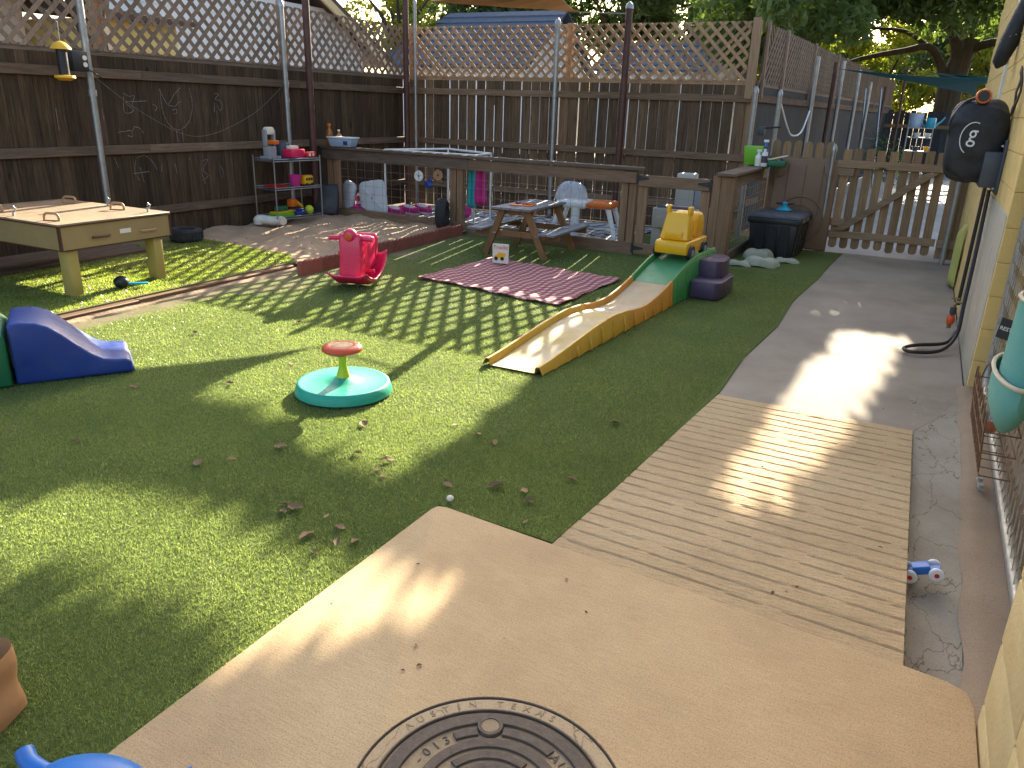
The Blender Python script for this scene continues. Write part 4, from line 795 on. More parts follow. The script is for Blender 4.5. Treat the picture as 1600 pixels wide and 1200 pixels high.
ontop('toy_bus', 'yellow and black toy bus on the middle rack shelf', 'toy', .04, .26, Z2, parts(('body', 'yellow', MB().span((-.05, -.09, .02), (.05, .09, .14)), .03), ('window', 'black', MB().span((.0505, -.065, .075), (.052, -.03, .11)).span((.0505, -.02, .075), (.052, .015, .11)).span((.0505, .025, .075), (.052, .06, .11)), 0), ('wheel', 'black', MB().lathe([(.022, -.056), (.022, .056)], 10, (0, -.05, .022), Matrix.Rotation(PI / 2, 3, 'Y')), 0), ('wheel', 'black', MB().lathe([(.022, -.056), (.022, .056)], 10, (0, .05, .022), Matrix.Rotation(PI / 2, 3, 'Y')), 0)))
ontop('toy_boat', 'green and yellow toy boat on the bottom rack shelf', 'toy', .05, -.15, Z1, parts(('hull', 'limeg', MB().prism([(-.2, .06), (-.17, 0), (.15, 0), (.2, .06)], -.07, .07, ax='x'), .01), ('deck', 'yellow', MB().span((-.06, -.18, .061), (.06, .17, .078)), .006), ('cabin', 'green', MB().span((-.04, -.12, .079), (.04, .05, .14)), .012)))
ontop('toy_digger', 'orange toy digger heaped on the bottom rack shelf', 'toy', -.05, .08, Z1, parts(('cab', 'orange', MB().span((-.05, -.05, .10), (.05, .05, .2)), .015), ('arm', 'yellow', MB().bar((0, .04, .18), (.0, .18, .08), .04, .04), .006), ('track', 'black', MB().span((-.06, -.09, 0), (.06, .09, .098)), .02)))
ontop('toy_ball', 'lime green ball on the bottom rack shelf', 'ball', .06, .26, Z1, parts(('ball', 'lime', MB().ell((0, 0, .06), (.06, .06, .06), 14, 10), 0)))
ontop('toy_car', 'small blue toy car on the bottom rack shelf', 'toy', .12, .06, Z1, parts(('body', 'blue', MB().span((-.04, -.08, .02), (.04, .08, .07)), .012), ('cabin', 'blue', MB().span((-.03, -.04, .071), (.03, .04, .1)), .01), ('wheel', 'black', MB().lathe([(.02, -.045), (.02, .045)], 10, (0, -.05, .02), Matrix.Rotation(PI / 2, 3, 'Y')), 0), ('wheel', 'black', MB().lathe([(.02, -.045), (.02, .045)], 10, (0, .05, .02), Matrix.Rotation(PI / 2, 3, 'Y')), 0)))
b = smooth_pts([(-.14, 0, .02), (-.13, .0, .07), (-.04, .03, .06), (.05, .03, .045), (.13, 0, .05), (.16, -.05, .045)], 6)
o = MB().tube(b, [.05] * 4 + [.058] * (len(b) - 8) + [.05] * 4, 14).build('plastic_pipe', M['offwhite'], smooth=True, loc=(-7.12, 7.28, .07), rot=(0, 0, .9)); tag(o, 'dusty white curved plastic toy pipe lying on the sand by the rack', 'toy')

# ================================================================ picnic corner
pt = thing('picnic_table', 'small wooden childs picnic table with grey painted planks', 'table', (0, 0, 0))
for i in range(4): MB().span((-4.08 + i * .118, 7.46, .505), (-3.968 + i * .118, 8.42, .53)).build('table_plank', M['picnicg'], pt, bevel=.003, seg=1)
for x in (-4.36, -3.50):
    for i in range(2): MB().span((x + i * .098, 7.42, .272), (x + .094 + i * .098, 8.42, .296)).build('bench_plank', M['picnicg'], pt, bevel=.003, seg=1)
for y in (7.56, 8.32):
    for (x0, x1) in ((-4.20, -3.99), (-3.46, -3.70)): MB().bar((x0, y, -.01), (x1, y, .50), .075, .035, up=(0, 1, 0)).build('leg', M['picnic'], pt, bevel=.004, seg=1)
    MB().span((-4.34, y + .02, .205), (-3.32, y + .052, .27)).build('bench_support', M['picnic'], pt, bevel=.003, seg=1); MB().span((-4.05, y + .02, .445), (-3.63, y + .052, .503)).build('top_support', M['picnic'], pt, bevel=.003, seg=1)
for (x, z) in ((-4.09, .24), (-4.07, .24), (-3.575, .24), (-3.55, .24), (-3.73, .48)):
    MB().lathe([(.011, 0), (.011, .006), (.006, .010)], 8, (x, 7.542, z), Matrix.Rotation(PI / 2, 3, 'X')).build('bolt', M['galv'], pt)
pz = thing('puzzle', 'orange toy puzzle tray lying on the picnic table', 'toy', (-3.86, 7.78, .531), .3)
MB().span((-.13, -.09, 0), (.13, .09, .012)).build('tray', M['orange'], pz, bevel=.004)
for k in range(6): MB().box((random.uniform(-.1, .1), random.uniform(-.06, .06), .02), (.05, .035, .014), Matrix.Rotation(random.uniform(0, 3), 3, 'Z')).build('piece', M[random.choice(['redor', 'blue', 'orange', 'yellow'])], pz)
# blanket
def blk(u, v):
    a = Vector((-4.05, 5.98, 0)); b_ = Vector((-2.50, 5.78, 0)); c_ = Vector((-2.42, 7.06, 0)); d = Vector((-3.98, 7.30, 0))
    p = (a * (1 - u) + b_ * u) * (1 - v) + (d * (1 - u) + c_ * u) * v; p.y += .03 * math.sin(u * 6) * (1 - v); return (p.x + .012 * math.sin(v * 9), p.y, .016 + .007 * math.sin(u * 13 + v * 3) * math.sin(v * 9) + .006 * math.sin(u * 31 + v * 22))
o = MB().grid(blk, 60, 50).build('picnic_blanket', M['gingham'], smooth=True); o.modifiers.new('thickness', 'SOLIDIFY').thickness = .006; tag(o, 'red and white checked picnic blanket spread on the turf', 'blanket')
bk = thing('board_book', 'upright cream board book reading Trucks with a yellow dump truck cover', 'book', (-3.72, 7.02, .02), .25)
MB().span((-.085, 0, 0), (.085, .018, .20)).build('cover', M['paper'], bk, bevel=.003, seg=1)
me = text_mesh('Trucks', .056, .0006); me.materials.append(M['red']); inst('title', me, bk, (0, -.0015, .165), (PI / 2, 0, 0))
dt = MB().prism([(-.045, .062), (.0, .055), (.05, .07), (.055, .105), (-.02, .115), (-.035, .085), (-.06, .085), (-.06, .062)], -.0022, -.0004, ax='y').build('picture', M['yellow'], bk)
for x in (-.045, .02): MB().lathe([(.02, 0), (.02, .0016)], 14, (x, -.0026, .05), Matrix.Rotation(PI / 2, 3, 'X')).build('picture_wheel', M['black'], bk)
bk2 = MB().bar((0, .02, .19), (.02, .09, 0), .12, .004).build('back_cover', M['white'], bk)

# ================================================================ pink rocking scooter
sc = thing('rocking_scooter', 'hot pink plastic scooter rocker standing on the turf', 'rocker', (-4.36, 5.50, 0), R(18))
def rock(u, v):
    # curved tray: v front to back, u across
    a = (v - .5) * 2.35; y = .30 * math.sin(a) * 1.05; z = .30 - .28 * math.cos(a); z = z * .62 if a < 0 else z * 1.25; x = (u - .5) * .36; lip = abs(u - .5) * 2
    return (x * (1 + .06 * math.cos(a)), y, z + .05 * max(0, lip - .7) / .3 * (1 if abs(v - .5) < .45 else .6))
o = MB().grid(rock, 13, 24).build('rocker_base', M['pink'], sc, smooth=True); o.modifiers.new('thickness', 'SOLIDIFY').thickness = .014
MB().prism([(-.22, .09), (-.09, .06), (-.07, .28), (-.10, .42), (-.13, .47), (-.17, .47), (-.19, .42), (-.18, .28)], -.10, .10, ax='x').build('front_column', M['pink'], sc, bevel=.025, seg=3)
MB().ell((0, -.155, .455), (.062, .055, .062), 16, 12).build('headlamp_housing', M['pink'], sc, smooth=True)
MB().lathe([(.034, 0), (.034, .012), (.022, .016)], 16, (0, -.205, .455), Matrix.Rotation(PI / 2, 3, 'X')).build('headlamp', M['redor'], sc, smooth=True)
MB().tube([(-.20, -.14, .425), (0, -.13, .44), (.20, -.14, .425)], .021, 12).build('handlebar', M['pink'], sc, smooth=True)
MB().prism([(-.02, .10), (.25, .14), (.28, .28), (.23, .40), (.12, .425), (.03, .36), (.0, .2)], -.095, .095, ax='x').build('seat', M['pink'], sc, bevel=.03, seg=3)
MB().prism([(.18, .20), (.27, .20), (.30, .36), (.27, .43), (.22, .40)], -.098, .098, ax='x').build('seat_back', M['pink'], sc, bevel=.02, seg=3)
MB().tube([(-.15, .02, .12), (.15, .02, .12)], .018, 10).build('foot_peg', M['pink'], sc, smooth=True)

# ================================================================ spinner seat
sp = thing('spinner_seat', 'teal spinning disc toy with lime stem and orange red seat', 'spinner', (-2.70, 3.24, .002))
MB().lathe([(.262, 0), (.272, .006), (.268, .03), (.256, .058), (.248, .063), (.24, .061), (.12, .062), (.085, .068), (.05, .085), (.03, .09)], 56).build('disc', M['teal'], sp, smooth=True, angle=60)
MB().lathe([(.040, .086), (.036, .10), (.024, .14), (.0215, .17), (.024, .20), (.032, .235)], 28).build('stem', M['lime'], sp, smooth=True)
st = MB().lathe([(.02, .225), (.06, .222), (.095, .232), (.112, .246), (.113, .256), (.102, .268), (.082, .276), (.068, .276), (.062, .272), (.03, .272)], 40).build('seat', M['redor'], sp, smooth=True, angle=60)
MB().lathe([(.060, .2735), (.055, .2755), (.012, .2765)], 30).build('sticker', pmat('worn orange sticker', (.66, .26, .05), (.70, .55, .35), 45, .6), st)

# ================================================================ coaster track
ct = thing('coaster_track', 'yellow orange and green ride on coaster ramp', 'ramp', (0, 0, 0))
PR = [(4.08, .004), (4.2, .012), (4.46, .042), (4.85, .090), (5.15, .112), (5.4, .098), (5.65, .066), (5.85, .066), (6.1, .105), (6.35, .165), (6.6, .24), (6.78, .285), (6.95, .305), (7.45, .305)]
ys = np.array([p[0] for p in PR]); zs = np.array([p[1] for p in PR])
yy = np.linspace(4.08, 7.45, 140); z_lin = np.interp(yy, ys, zs); ker = np.ones(9) / 9; z_s = np.convolve(np.pad(z_lin, 4, mode='edge'), ker, 'valid')
def tz(y): return float(np.interp(y, yy, z_s))
def tcx(y): return -2.062 + .072 * (y - 4.08)
def section(y0, y1, mat, bed, name):
    n = max(10, int((y1 - y0) / .035))
    def shell(u, v):
        y = y0 + (y1 - y0) * v; z = tz(y); c = tcx(y)
        prof = [(-.205, 0), (-.192, z + .035), (-.185, z + .045), (-.170, z + .045), (-.162, z + .036), (-.157, z), (.157, z), (.162, z + .036), (.170, z + .045), (.185, z + .045), (.192, z + .035), (.205, 0)]
        i = int(round(u * 11)); x, zz = prof[i]; 
        if i in (0, 11): x += math.copysign(.008 * (1 if (y * 5.2) % 1 < .22 else 0), x)
        return (c + x, y, max(0.002, zz) if 0 < i < 11 else .002)
    s_ = MB().grid(shell, 12, n); o = s_.build(name, mat, ct, smooth=True, angle=35)
    MB().grid(lambda u, v: (tcx(y0 + (y1 - y0) * v) + (u - .5) * .308, y0 + (y1 - y0) * v, tz(y0 + (y1 - y0) * v) + .0035), 5, n).build(name.replace('section', 'bed'), bed, o, smooth=True)
    rb = MB(); y = y0 + .1
    while y < y1 - .05:
        z = tz(y)
        if z > .04:
            for s in (-1, 1): rb.hexa([(tcx(y) + s * .196, y, .0), (tcx(y) + s * .219, y, .0), (tcx(y) + s * .219, y + .035, .0), (tcx(y) + s * .196, y + .035, .0), (tcx(y) + s * .186, y, z + .02), (tcx(y) + s * .197, y, z + .02), (tcx(y) + s * .197, y + .035, z + .02), (tcx(y) + s * .186, y + .035, z + .02)])
        y += .19
    if rb.v: rb.build('rib', mat, o, bevel=.004, seg=1)
    return o
section(4.08, 5.42, M['trackY'], M['dustY'], 'front_section'); section(5.423, 6.34, M['trackO'], M['dustO'], 'middle_section'); section(6.343, 7.45, M['trackG'], M['dustG'], 'top_section')
MB().prism([(-.17, .0), (.17, .0), (.17, .33), (-.17, .33)], 7.46, 7.50, ax='y', c=(tcx(7.45), 0, 0)).build('rear_wall', M['trackG'], ct, bevel=.01)
def dstep(x0, y0, z0, z1, rx, ry): return [(x0, y0)] 
rs = MB(); pl = [(-1.672, 6.98), (-1.50, 6.98), (-1.46, 7.02), (-1.45, 7.1), (-1.45, 7.28), (-1.48, 7.36), (-1.55, 7.4), (-1.672, 7.4)]
stp = MB().prism(pl, 0, .30).build('upper_step', M['purple'], ct, bevel=.014, seg=3)
pl2 = [(-1.66, 6.72), (-1.44, 6.72), (-1.40, 6.76), (-1.385, 6.86), (-1.385, 7.2), (-1.41, 7.28), (-1.447, 7.30), (-1.447, 6.975), (-1.66, 6.975)]
MB().prism(pl2, 0, .155).build('lower_step', M['purple'], ct, bevel=.014, seg=3)
MB().span((-2.10, 6.5, 0), (-2.04, 6.62, .14)).build('side_step', M['purple'], ct, bevel=.012)
# ride on car
rc = thing('ride_on_car', 'yellow plastic ride on car parked on top of the coaster track', 'toy car', (tcx(7.0), 7.02, .309), -R(4))
MB().prism([(-.27, .05), (.25, .05), (.27, .10), (.27, .155), (.25, .17), (-.25, .165), (-.28, .15), (-.285, .10)], -.15, .15, ax='x').build('chassis', M['yellow'], rc, bevel=.018, seg=3)
MB().hexa([(-.135, -.235, .168), (.135, -.235, .168), (.135, -.06, .168), (-.135, -.06, .168), (-.105, -.165, .40), (.105, -.165, .40), (.105, -.070, .40), (-.105, -.070, .40)]).build('dashboard', M['yellow'], rc, bevel=.02, seg=3)
for s in (-1, 1): MB().span((s * .098 - .018, -.16, .385), (s * .098 + .018, -.08, .46)).build('handle_mount', M['yellow'], rc, bevel=.012, seg=2)
MB().tube([(-.085, -.12, .44), (.085, -.12, .44)], .014, 10).build('handlebar', M['purple'], rc, smooth=True)
MB().prism([(.02, .168), (.24, .168), (.255, .25), (.235, .345), (.17, .395), (.08, .39), (.03, .34)], -.12, .12, ax='x').build('seat_back', M['yellow'], rc, bevel=.03, seg=3)
MB().span((-.08, -.238, .185), (.08, -.2285, .25)).build('front_panel', M['yellow'], rc, bevel=.006)
for x in (-.152, .152):
    for y in (-.18, .17):
        w = MB().lathe([(.062, -.022), (.066, -.012), (.066, .012), (.062, .022)], 20, (x, y, .066), Matrix.Rotation(PI / 2, 3, 'Y')).build('wheel', M['black'], rc, smooth=True)
        MB().lathe([(.03, -.026), (.03, .026)], 12, (x, y, .066), Matrix.Rotation(PI / 2, 3, 'Y')).build('hub', M['grey'], w)

# ================================================================ blue slide at the left
sl = thing('climber_slide', 'dark blue plastic toddler slide block at the left edge', 'slide', (-3.97, 2.86, 0), math.atan2(.83, .55))
prof = [(x_ * .74, z_) for x_, z_ in [(.02, 0), (.0, .03), (-.005, .07), (-.04, .085), (-.12, .088), (-.2, .10), (-.28, .14), (-.38, .21), (-.46, .27), (-.54, .32), (-.62, .345), (-.72, .352), (-.80, .345), (-.80, 0)]]
MB().prism(prof, -.02, .40, ax='y').build('body', M['blue'], sl, bevel=.016, seg=3)
cb = thing('climber_steps', 'green plastic climber block behind the blue slide at the left edge', 'climber', (-3.97, 2.86, 0), math.atan2(.83, .55))
MB().prism([(-.61, 0), (-.61, .29), (-.65, .33), (-1.05, .33), (-1.05, 0)], -.04, .42, ax='y').build('body', M['green'], cb, bevel=.016, seg=3); MB().prism([(-1.055, 0), (-1.055, .17), (-1.3, .17), (-1.3, 0)], -.02, .40, ax='y').build('step', M['green'], cb, bevel=.016, seg=3)

# ================================================================ sand table
tb = thing('sand_table', 'large tan sensory table with drawer pulls and lid handles on the raised turf', 'table', (0, 0, 0))
x0, x1, y0, y1, zb, zt = -7.0, -5.62, 3.60, 4.58, .43, .60
for nm, a, c in (('front_panel', (x0, y0, zb), (x1 - .02, y0 + .02, zt)), ('side_panel', (x1 - .018, y0 + .001, zb), (x1, y1, zt)), ('back_panel', (x0, y1 - .02, zb), (x1 - .02, y1, zt)), ('side_panel', (x0 - .02, y0, zb), (x0 - .001, y1, zt))): MB().span(a, c).build(nm, M['tan'], tb)
MB().span((x0 - .01, y0 + .01, zb - .012), (x1 - .005, y1 - .01, zb - .001)).build('bottom', M['dbrown'], tb)
MB().span((x1 - .024, y0 - .004, zb - .006), (x1 + .004, y0 + .010, zt + .001)).build('corner_trim', M['dbrown'], tb); MB().span((x1 - .006, y1 - .006, zb - .006), (x1 + .006, y1 + .006, zt)).build('corner_trim', M['dbrown'], tb)
MB().span((x0 - .02, y0 - .012, zt + .002), (x1 + .01, y1 + .012, zt + .008)).build('trim', M['dbrown'], tb)
xm = -6.36
MB().span((x0 - .018, y0 - .01, zt + .009), (xm - .003, y1 + .01, zt + .024)).build('lid', M['tantop'], tb, bevel=.003, seg=1); MB().span((xm + .003, y0 - .01, zt + .009), (x1 + .008, y1 + .01, zt + .024)).build('lid', M['tantop'], tb, bevel=.003, seg=1)
def handle(x, y, rz, w=.12, h=.055):
    p = [(-w / 2, 0, 0), (-w / 2 * .98, 0, h * .55), (-w / 2 * .7, 0, h * .95), (0, 0, h), (w / 2 * .7, 0, h * .95), (w / 2 * .98, 0, h * .55), (w / 2, 0, 0)]
    MB().tube(smooth_pts(p, 4), .010, 8).box((0, 0, .004), (w * 1.05, .026, .008)).build('lid_handle', M['lightbrown'], tb, smooth=True, loc=(x, y, zt + .025), rot=(0, 0, rz), angle=50)
for x, y, rz in ((-6.68, 4.42, .35), (-6.02, 4.40, .35), (-6.62, 3.74, .35), (-5.84, 3.70, .35)): handle(x, y, rz)
def latch(x, y):
    MB().box((0, 0, .018), (.016, .012, .036)).tube([(.012, 0, .03), (.024, 0, .06), (.012, 0, .075), (.0, 0, .05)], .006, 6).build('latch', M['galvd'], tb, loc=(x, y, zt + .0245), rot=(0, 0, .4))
for x, y in ((-6.28, 3.68), (-6.28, 4.5), (-5.72, 4.46)): latch(x, y)
for y in (3.93, 4.36): MB().tube(smooth_pts([(x1 + .001, y - .07, .50), (x1 + .018, y - .062, .50), (x1 + .026, y, .50), (x1 + .018, y + .062, .50), (x1 + .001, y + .07, .50)], 4), .009, 8).build('drawer_pull', M['dbrown'] if y < 4 else M['lightbrown'], tb, smooth=True)
MB().span((x1 + .001, 4.10, .50), (x1 + .0025, 4.20, .535)).build('label_plate', M['paper'], tb)
for x in (-6.9, -5.71):
    for y in (3.70, 4.47): MB().span((x - .055, y - .045, .05), (x + .055, y + .045, zb - .013)).build('leg', M['tanleg'], tb, bevel=.008)
sv = thing('toy_shovel', 'black and blue toy scoop lying on turf under the sand table', 'toy', (-5.62, 4.05, .07), .9)
MB().ell((0, 0, .045), (.06, .05, .05), 14, 10).build('ball_end', M['black'], sv, smooth=True); MB().bar((.04, 0, .03), (.2, .0, .025), .035, .016).build('handle', M['turq'], sv, bevel=.006)

# ================================================================ right hand corner: box, lid, stones
db = thing('deck_box', 'black ribbed plastic storage box with grey blue lid', 'storage box', (-1.40, 9.66, 0), -R(3))
MB().hexa([(-.24, -.33, 0), (.24, -.33, 0), (.24, .33, 0), (-.24, .33, 0), (-.27, -.36, .40), (.27, -.36, .40), (.27, .36, .40), (-.27, .36, .40)]).build('bin', M['black'], db, bevel=.012)
for x in (-.14, .0, .14): MB().hexa([(x - .05, -.345, .02), (x + .05, -.345, .02), (x + .05, -.32, .02), (x - .05, -.32, .02), (x - .055, -.372, .36), (x + .055, -.372, .36), (x + .055, -.35, .36), (x - .055, -.35, .36)]).build('rib', M['black'], db, bevel=.004, seg=1)
for y in (-.24, -.08, .08, .24): MB().hexa([(.23, y - .05, .02), (.254, y - .05, .02), (.254, y + .05, .02), (.23, y + .05, .02), (.26, y - .055, .36), (.281, y - .055, .36), (.281, y + .055, .36), (.26, y + .055, .36)]).build('rib', M['black'], db, bevel=.004, seg=1)
MB().span((-.29, -.38, .38), (.29, .38, .445)).build('rim', M['black'], db, bevel=.01); MB().hexa([(-.295, -.385, .447), (.295, -.385, .447), (.295, .385, .447), (-.295, .385, .447), (-.27, -.36, .48), (.27, -.36, .48), (.27, .36, .48), (-.27, .36, .48)]).build('lid', M['dgrey'], db, bevel=.006)
for y in (-.15, .08): MB().span((.292, y - .05, .395), (.297, y + .05, .435)).build('latch', M['galvd'], db)
sk = thing('sprinkler', 'turquoise rotating sprinkler on the black box lid', 'sprinkler', (-1.40, 9.85, .481))
MB().lathe([(.09, 0), (.095, .01), (.06, .035), (.03, .05), (.028, .07)], 20).build('base', M['turq'], sk, smooth=True); MB().tube([(-.10, -.02, .085), (0, 0, .08), (.10, .02, .085)], .014, 8).build('arm', M['black'], sk, smooth=True); MB().lathe([(.03, .071), (.035, .085), (.02, .1)], 14).build('head', M['turq'], sk, smooth=True)
br = thing('table_lid', 'brown moulded plastic lid with wheel emblem leaning by the gate', 'lid', (-1.26, 10.12, 0), 0); br.rotation_euler = (-R(5), 0, R(4))
MB().prism([(-.36, .03), (.36, 0), (.37, .95), (.33, 1.07), (-.30, 1.07), (-.36, .95)], 0, .05, ax='y').build('panel', M['brownpl'], br, bevel=.02, seg=3)
for x in (-.2, .0, .2): MB().span((x - .004, -.004, .42), (x + .004, .002, 1.0)).build('groove', M['dbrown'], br)
for s in (-1, 1): MB().prism([(s * .20, 1.02), (s * .21, .93), (s * .25, .86), (s * .32, .83), (s * .33, .9), (s * .31, 1.02)], -.016, .001, ax='y').build('corner_boss', M['brownpl'], br, bevel=.008); 
MB().lathe([(.018, 0), (.018, .01), (.008, .014)], 10, (.27, -.016, .95), Matrix.Rotation(PI / 2, 3, 'X')).build('bolt', M['paper'], br)
em_c = (0.0, -.002, .33)
for r, w in ((.27, .02), (.17, .014)): MB().tube([(r * math.cos(a), -.004, .36 + r * math.sin(a)) for a in [k * 2 * PI / 40 for k in range(40)]], w * .55, 6, closed=True).build('emblem_ring', M['brownpl'], br, smooth=True)
for k in range(8): a = k * PI / 4 + .2; MB().prism([(.02 * math.cos(a + 1.57), .36 + .02 * math.sin(a + 1.57)), (.02 * math.cos(a - 1.57), .36 + .02 * math.sin(a - 1.57)), (.15 * math.cos(a), .36 + .15 * math.sin(a))], -.012, .001, ax='y').build('emblem_ray', M['brownpl'], br)
def stone(label, x, y, sx, sy, sz, rz):
    def fn(u, v):
        a = u * 2 * PI; r = 1 + .12 * math.sin(3 * a + x * 9) + .08 * math.sin(5 * a + y * 7); k = v; return (sx * r * math.cos(a) * (1 - .55 * k ** 1.5) , sy * r * math.sin(a) * (1 - .55 * k ** 1.5), sz * (1 - (1 - k) ** 2) + .01 * math.sin(3 * a))
    b = MB().grid(fn, 22, 8, cu=True); n = len(b.v); b.f.append(tuple(7 + 8 * i for i in range(22))); o = b.build('stepping_stone', M['stonepl'], smooth=True, loc=(x, y, 0), rot=(0, 0, rz), angle=50); tag(o, label, 'toy stone', 'pale plastic stepping stones by the black box')
stone('largest pale plastic stepping stone leaning against the black box', -1.50, 9.16, .17, .11, .10, .3); stone('left front flat pale plastic stepping stone', -1.62, 8.62, .14, .09, .04, .1); stone('middle peaked pale plastic stepping stone', -1.40, 8.72, .19, .10, .085, -.2); stone('rightmost small pale plastic stepping stone', -1.20, 9.10, .13, .075, .04, .1)
# ledge shelf with bottles
bn = thing('storage_bin', 'bright green square bin on the pen corner shelf', 'bin', (-1.86, 10.05, .972))
MB().hexa([(-.10, -.09, 0), (.10, -.09, 0), (.10, .09, 0), (-.10, .09, 0), (-.12, -.11, .22), (.12, -.11, .22), (.12, .11, .22), (-.12, .11, .22)]).build('body', M['limeg'], bn, bevel=.01)
for nm, lb, x, y, mt, mt2, h in (('spray_bottle', 'white spray bottle in front of the green bin', -1.78, 9.86, 'white', 'paper', .16), ('bottle', 'blue patterned bottle beside the green bin', -1.735, 9.98, 'blue2', 'white', .27), ('bottle', 'purple and white bottle right of the green bin', -1.715, 9.88, 'white', 'purple', .20)):
    t = thing(nm, lb, 'bottle', (x, y, .971)); MB().lathe([(.035, 0), (.038, .02), (.036, h * .7), (.015, h * .86), (.015, h)], 14).build('body', M[mt], t, smooth=True); MB().lathe([(.0385, h * .2), (.0385, h * .6)], 14, cap=False).build('label', M[mt2], t); MB().span((-.025, -.012, h + .001), (.03, .012, h + .03)).build('cap', M[mt2], t, bevel=.004)
pd = thing('toy_paddle', 'yellow and white oval paddle lying on the pen corner shelf', 'toy', (-1.60, 9.98, 1.06)); pd.rotation_euler = (0, -.25, .1); MB().prism([(.14 * math.cos(a), .06 * math.sin(a)) for a in [k * PI / 12 for k in range(24)]], 0, .012).build('rim', M['white'], pd, bevel=.003); MB().prism([(.10 * math.cos(a), .042 * math.sin(a)) for a in [k * PI / 12 for k in range(24)]], .0125, .016).build('face', M['yellow'], pd)
tr = thing('toy_tray', 'dark green tray of small toys under the yellow paddle', 'tray', (-1.60, 9.98, .972)); MB().span((-.13, -.09, 0), (.13, .09, .07)).build('body', M['green'], tr, bevel=.012)
for k in range(7): MB().ell((random.uniform(-.1, .1), random.uniform(-.06, .06), .075), (.022, .02, .016), 8, 6).build('toy', M[random.choice(['lime', 'white', 'blue', 'yellow'])], tr, smooth=True)
# camera on pole
sc_ = thing('security_camera', 'black floodlight camera clamped to the left pole', 'camera', (-7.27, 5.12, 1.83), 0); MB().span((-.05, -.09, -.09), (.05, .07, .09)).build('body', M['black'], sc_, bevel=.012)
for z in (.03, -.03): MB().lathe([(.022, 0), (.022, .006)], 14, (.0505, 0.03, z), Matrix.Rotation(PI / 2, 3, 'Y')).build('lens', M['paper'], sc_)
MB().tube([(0, .05, -.05), (0, .14, -.09), (-.02, .24, -.14)], .008, 6).build('cable', M['black'], sc_)
fd = thing('bird_feeder', 'orange and black hanging bird feeder in front of the left fence', 'bird feeder', (-7.15, 4.88, 0)); fd.rotation_euler = (0, R(0), 0)
MB().lathe([(.012, 1.985), (.05, 1.97), (.085, 1.93), (.088, 1.915), (.03, 1.925)], 22).build('roof', M['yellow'], fd, smooth=True); MB().lathe([(.045, 1.70), (.045, 1.925)], 18).build('tube', M['black'], fd, smooth=True); MB().lathe([(.03, 1.70), (.085, 1.695), (.09, 1.675), (.05, 1.65)], 22).build('tray', M['yellow'], fd, smooth=True); MB().tube([(0, 0, 1.985), (-.02, .02, 2.14), (-.22, .05, 2.26)], .003, 5).build('hook', M['wire'], fd)
wr = MB().tube(smooth_pts([(-7.33, 5.28, 1.72), (-7.40, 5.9, 1.35), (-7.45, 6.6, 1.12), (-7.42, 7.4, 1.35), (-7.39, 7.97, 1.72)], 8), .0013, 5).build('cord', M['wire']); tag(wr, 'thin grey cord sagging along the left fence between two poles', 'cord')

# ================================================================ garden gate and picket fence
def picket(w, h0, h1, top='flat', bot='round'):
    poly = []
    if bot == 'round': poly += [(-w / 2, h0 + w * .35), (-w * .35, h0 + w * .08), (0, h0), (w * .35, h0 + w * .08), (w / 2, h0 + w * .35)]
    else: poly += [(-w / 2, h0), (w / 2, h0)]
    if top == 'flat': poly += [(w / 2, h1), (-w / 2, h1)]
    else: poly += [(w / 2, h1 - w * .55), (w * .36, h1 - w * .15), (0, h1), (-w * .36, h1 - w * .15), (-w / 2, h1 - w * .55)]
    me = MB().prism(poly, -.009, .009, ax='y').mesh('picket'); me.materials.append(M['picket']); return me
gt = thing('picket_gate', 'brown wooden picket gate with diagonal brace at the end of the path', 'gate', (0, 0, 0)); GY = 10.28
gm = [picket(.092, .045, 1.20), picket(.092, .04, 1.21), picket(.09, .05, 1.19)]
for i in range(9): inst('picket', random.choice(gm), gt, (-.845 + i * .127, GY, random.uniform(-.008, .008)), (0, random.uniform(-.012, .012), 0))
MB().span((-.93, GY - .047, .99), (.26, GY - .011, 1.075)).build('rail', M['gate_x'], gt, bevel=.003, seg=1); MB().span((-.93, GY - .047, .17), (.26, GY - .011, .255)).build('rail', M['gate_x'], gt, bevel=.003, seg=1)
MB().span((-.93, GY - .045, .90), (-.73, GY - .011, .985)).build('latch_board', M['gate_x'], gt, bevel=.003, seg=1); MB().span((-.92, GY - .045, .31), (-.74, GY - .011, .40)).build('lower_board', M['gate_x'], gt, bevel=.003, seg=1)
MB().bar((-.80, GY - .062, .26), (.10, GY - .062, .985), .028, .085, up=(0, 1, 0)).build('brace', M['gate_x'], gt, bevel=.003, seg=1) if False else MB().prism([(-.86, .262), (-.74, .262), (.16, .985), (.04, .985)], GY - .078, GY - .049, ax='y').build('brace', M['gate_x'], gt, bevel=.003, seg=1)
sp2 = thing('picket_fence', 'short round topped picket fence to the left of the garden gate', 'fence', (0, 0, 0)); fm = picket(.09, .05, 1.27, 'round', 'flat')
for i in range(6): inst('picket', fm, sp2, (-1.66 + i * .125, GY + .02, random.uniform(-.01, .01)))
MB().span((-1.72, GY - .024, 1.0), (-.98, GY + .009, 1.08)).build('rail', M['gate_x'], sp2)
sp3 = thing('board_fence', 'narrow fixed board panel between the gate and the yellow wall', 'fence', (0, 0, 0)); MB().span((.28, GY - .01, .03), (.39, GY + .008, 1.18)).build('board', M['picket'], sp3); MB().span((.40, GY - .01, .03), (.47, GY + .008, 1.1)).build('board', M['picket'], sp3); MB().span((.275, GY - .045, .16), (.465, GY - .012, .25)).build('cleat', M['gate_x'], sp3)
pole('gate_post', 'silver domed steel post between the brown lid and the gate', 'post', -.985, 10.2, 1.17, .026, M['galv'], 'gate posts')
pole('gate_post', 'dull steel post in front of the boards at the right of the gate', 'post', .37, 10.17, 1.25, .03, M['galvd'], 'gate posts', None)
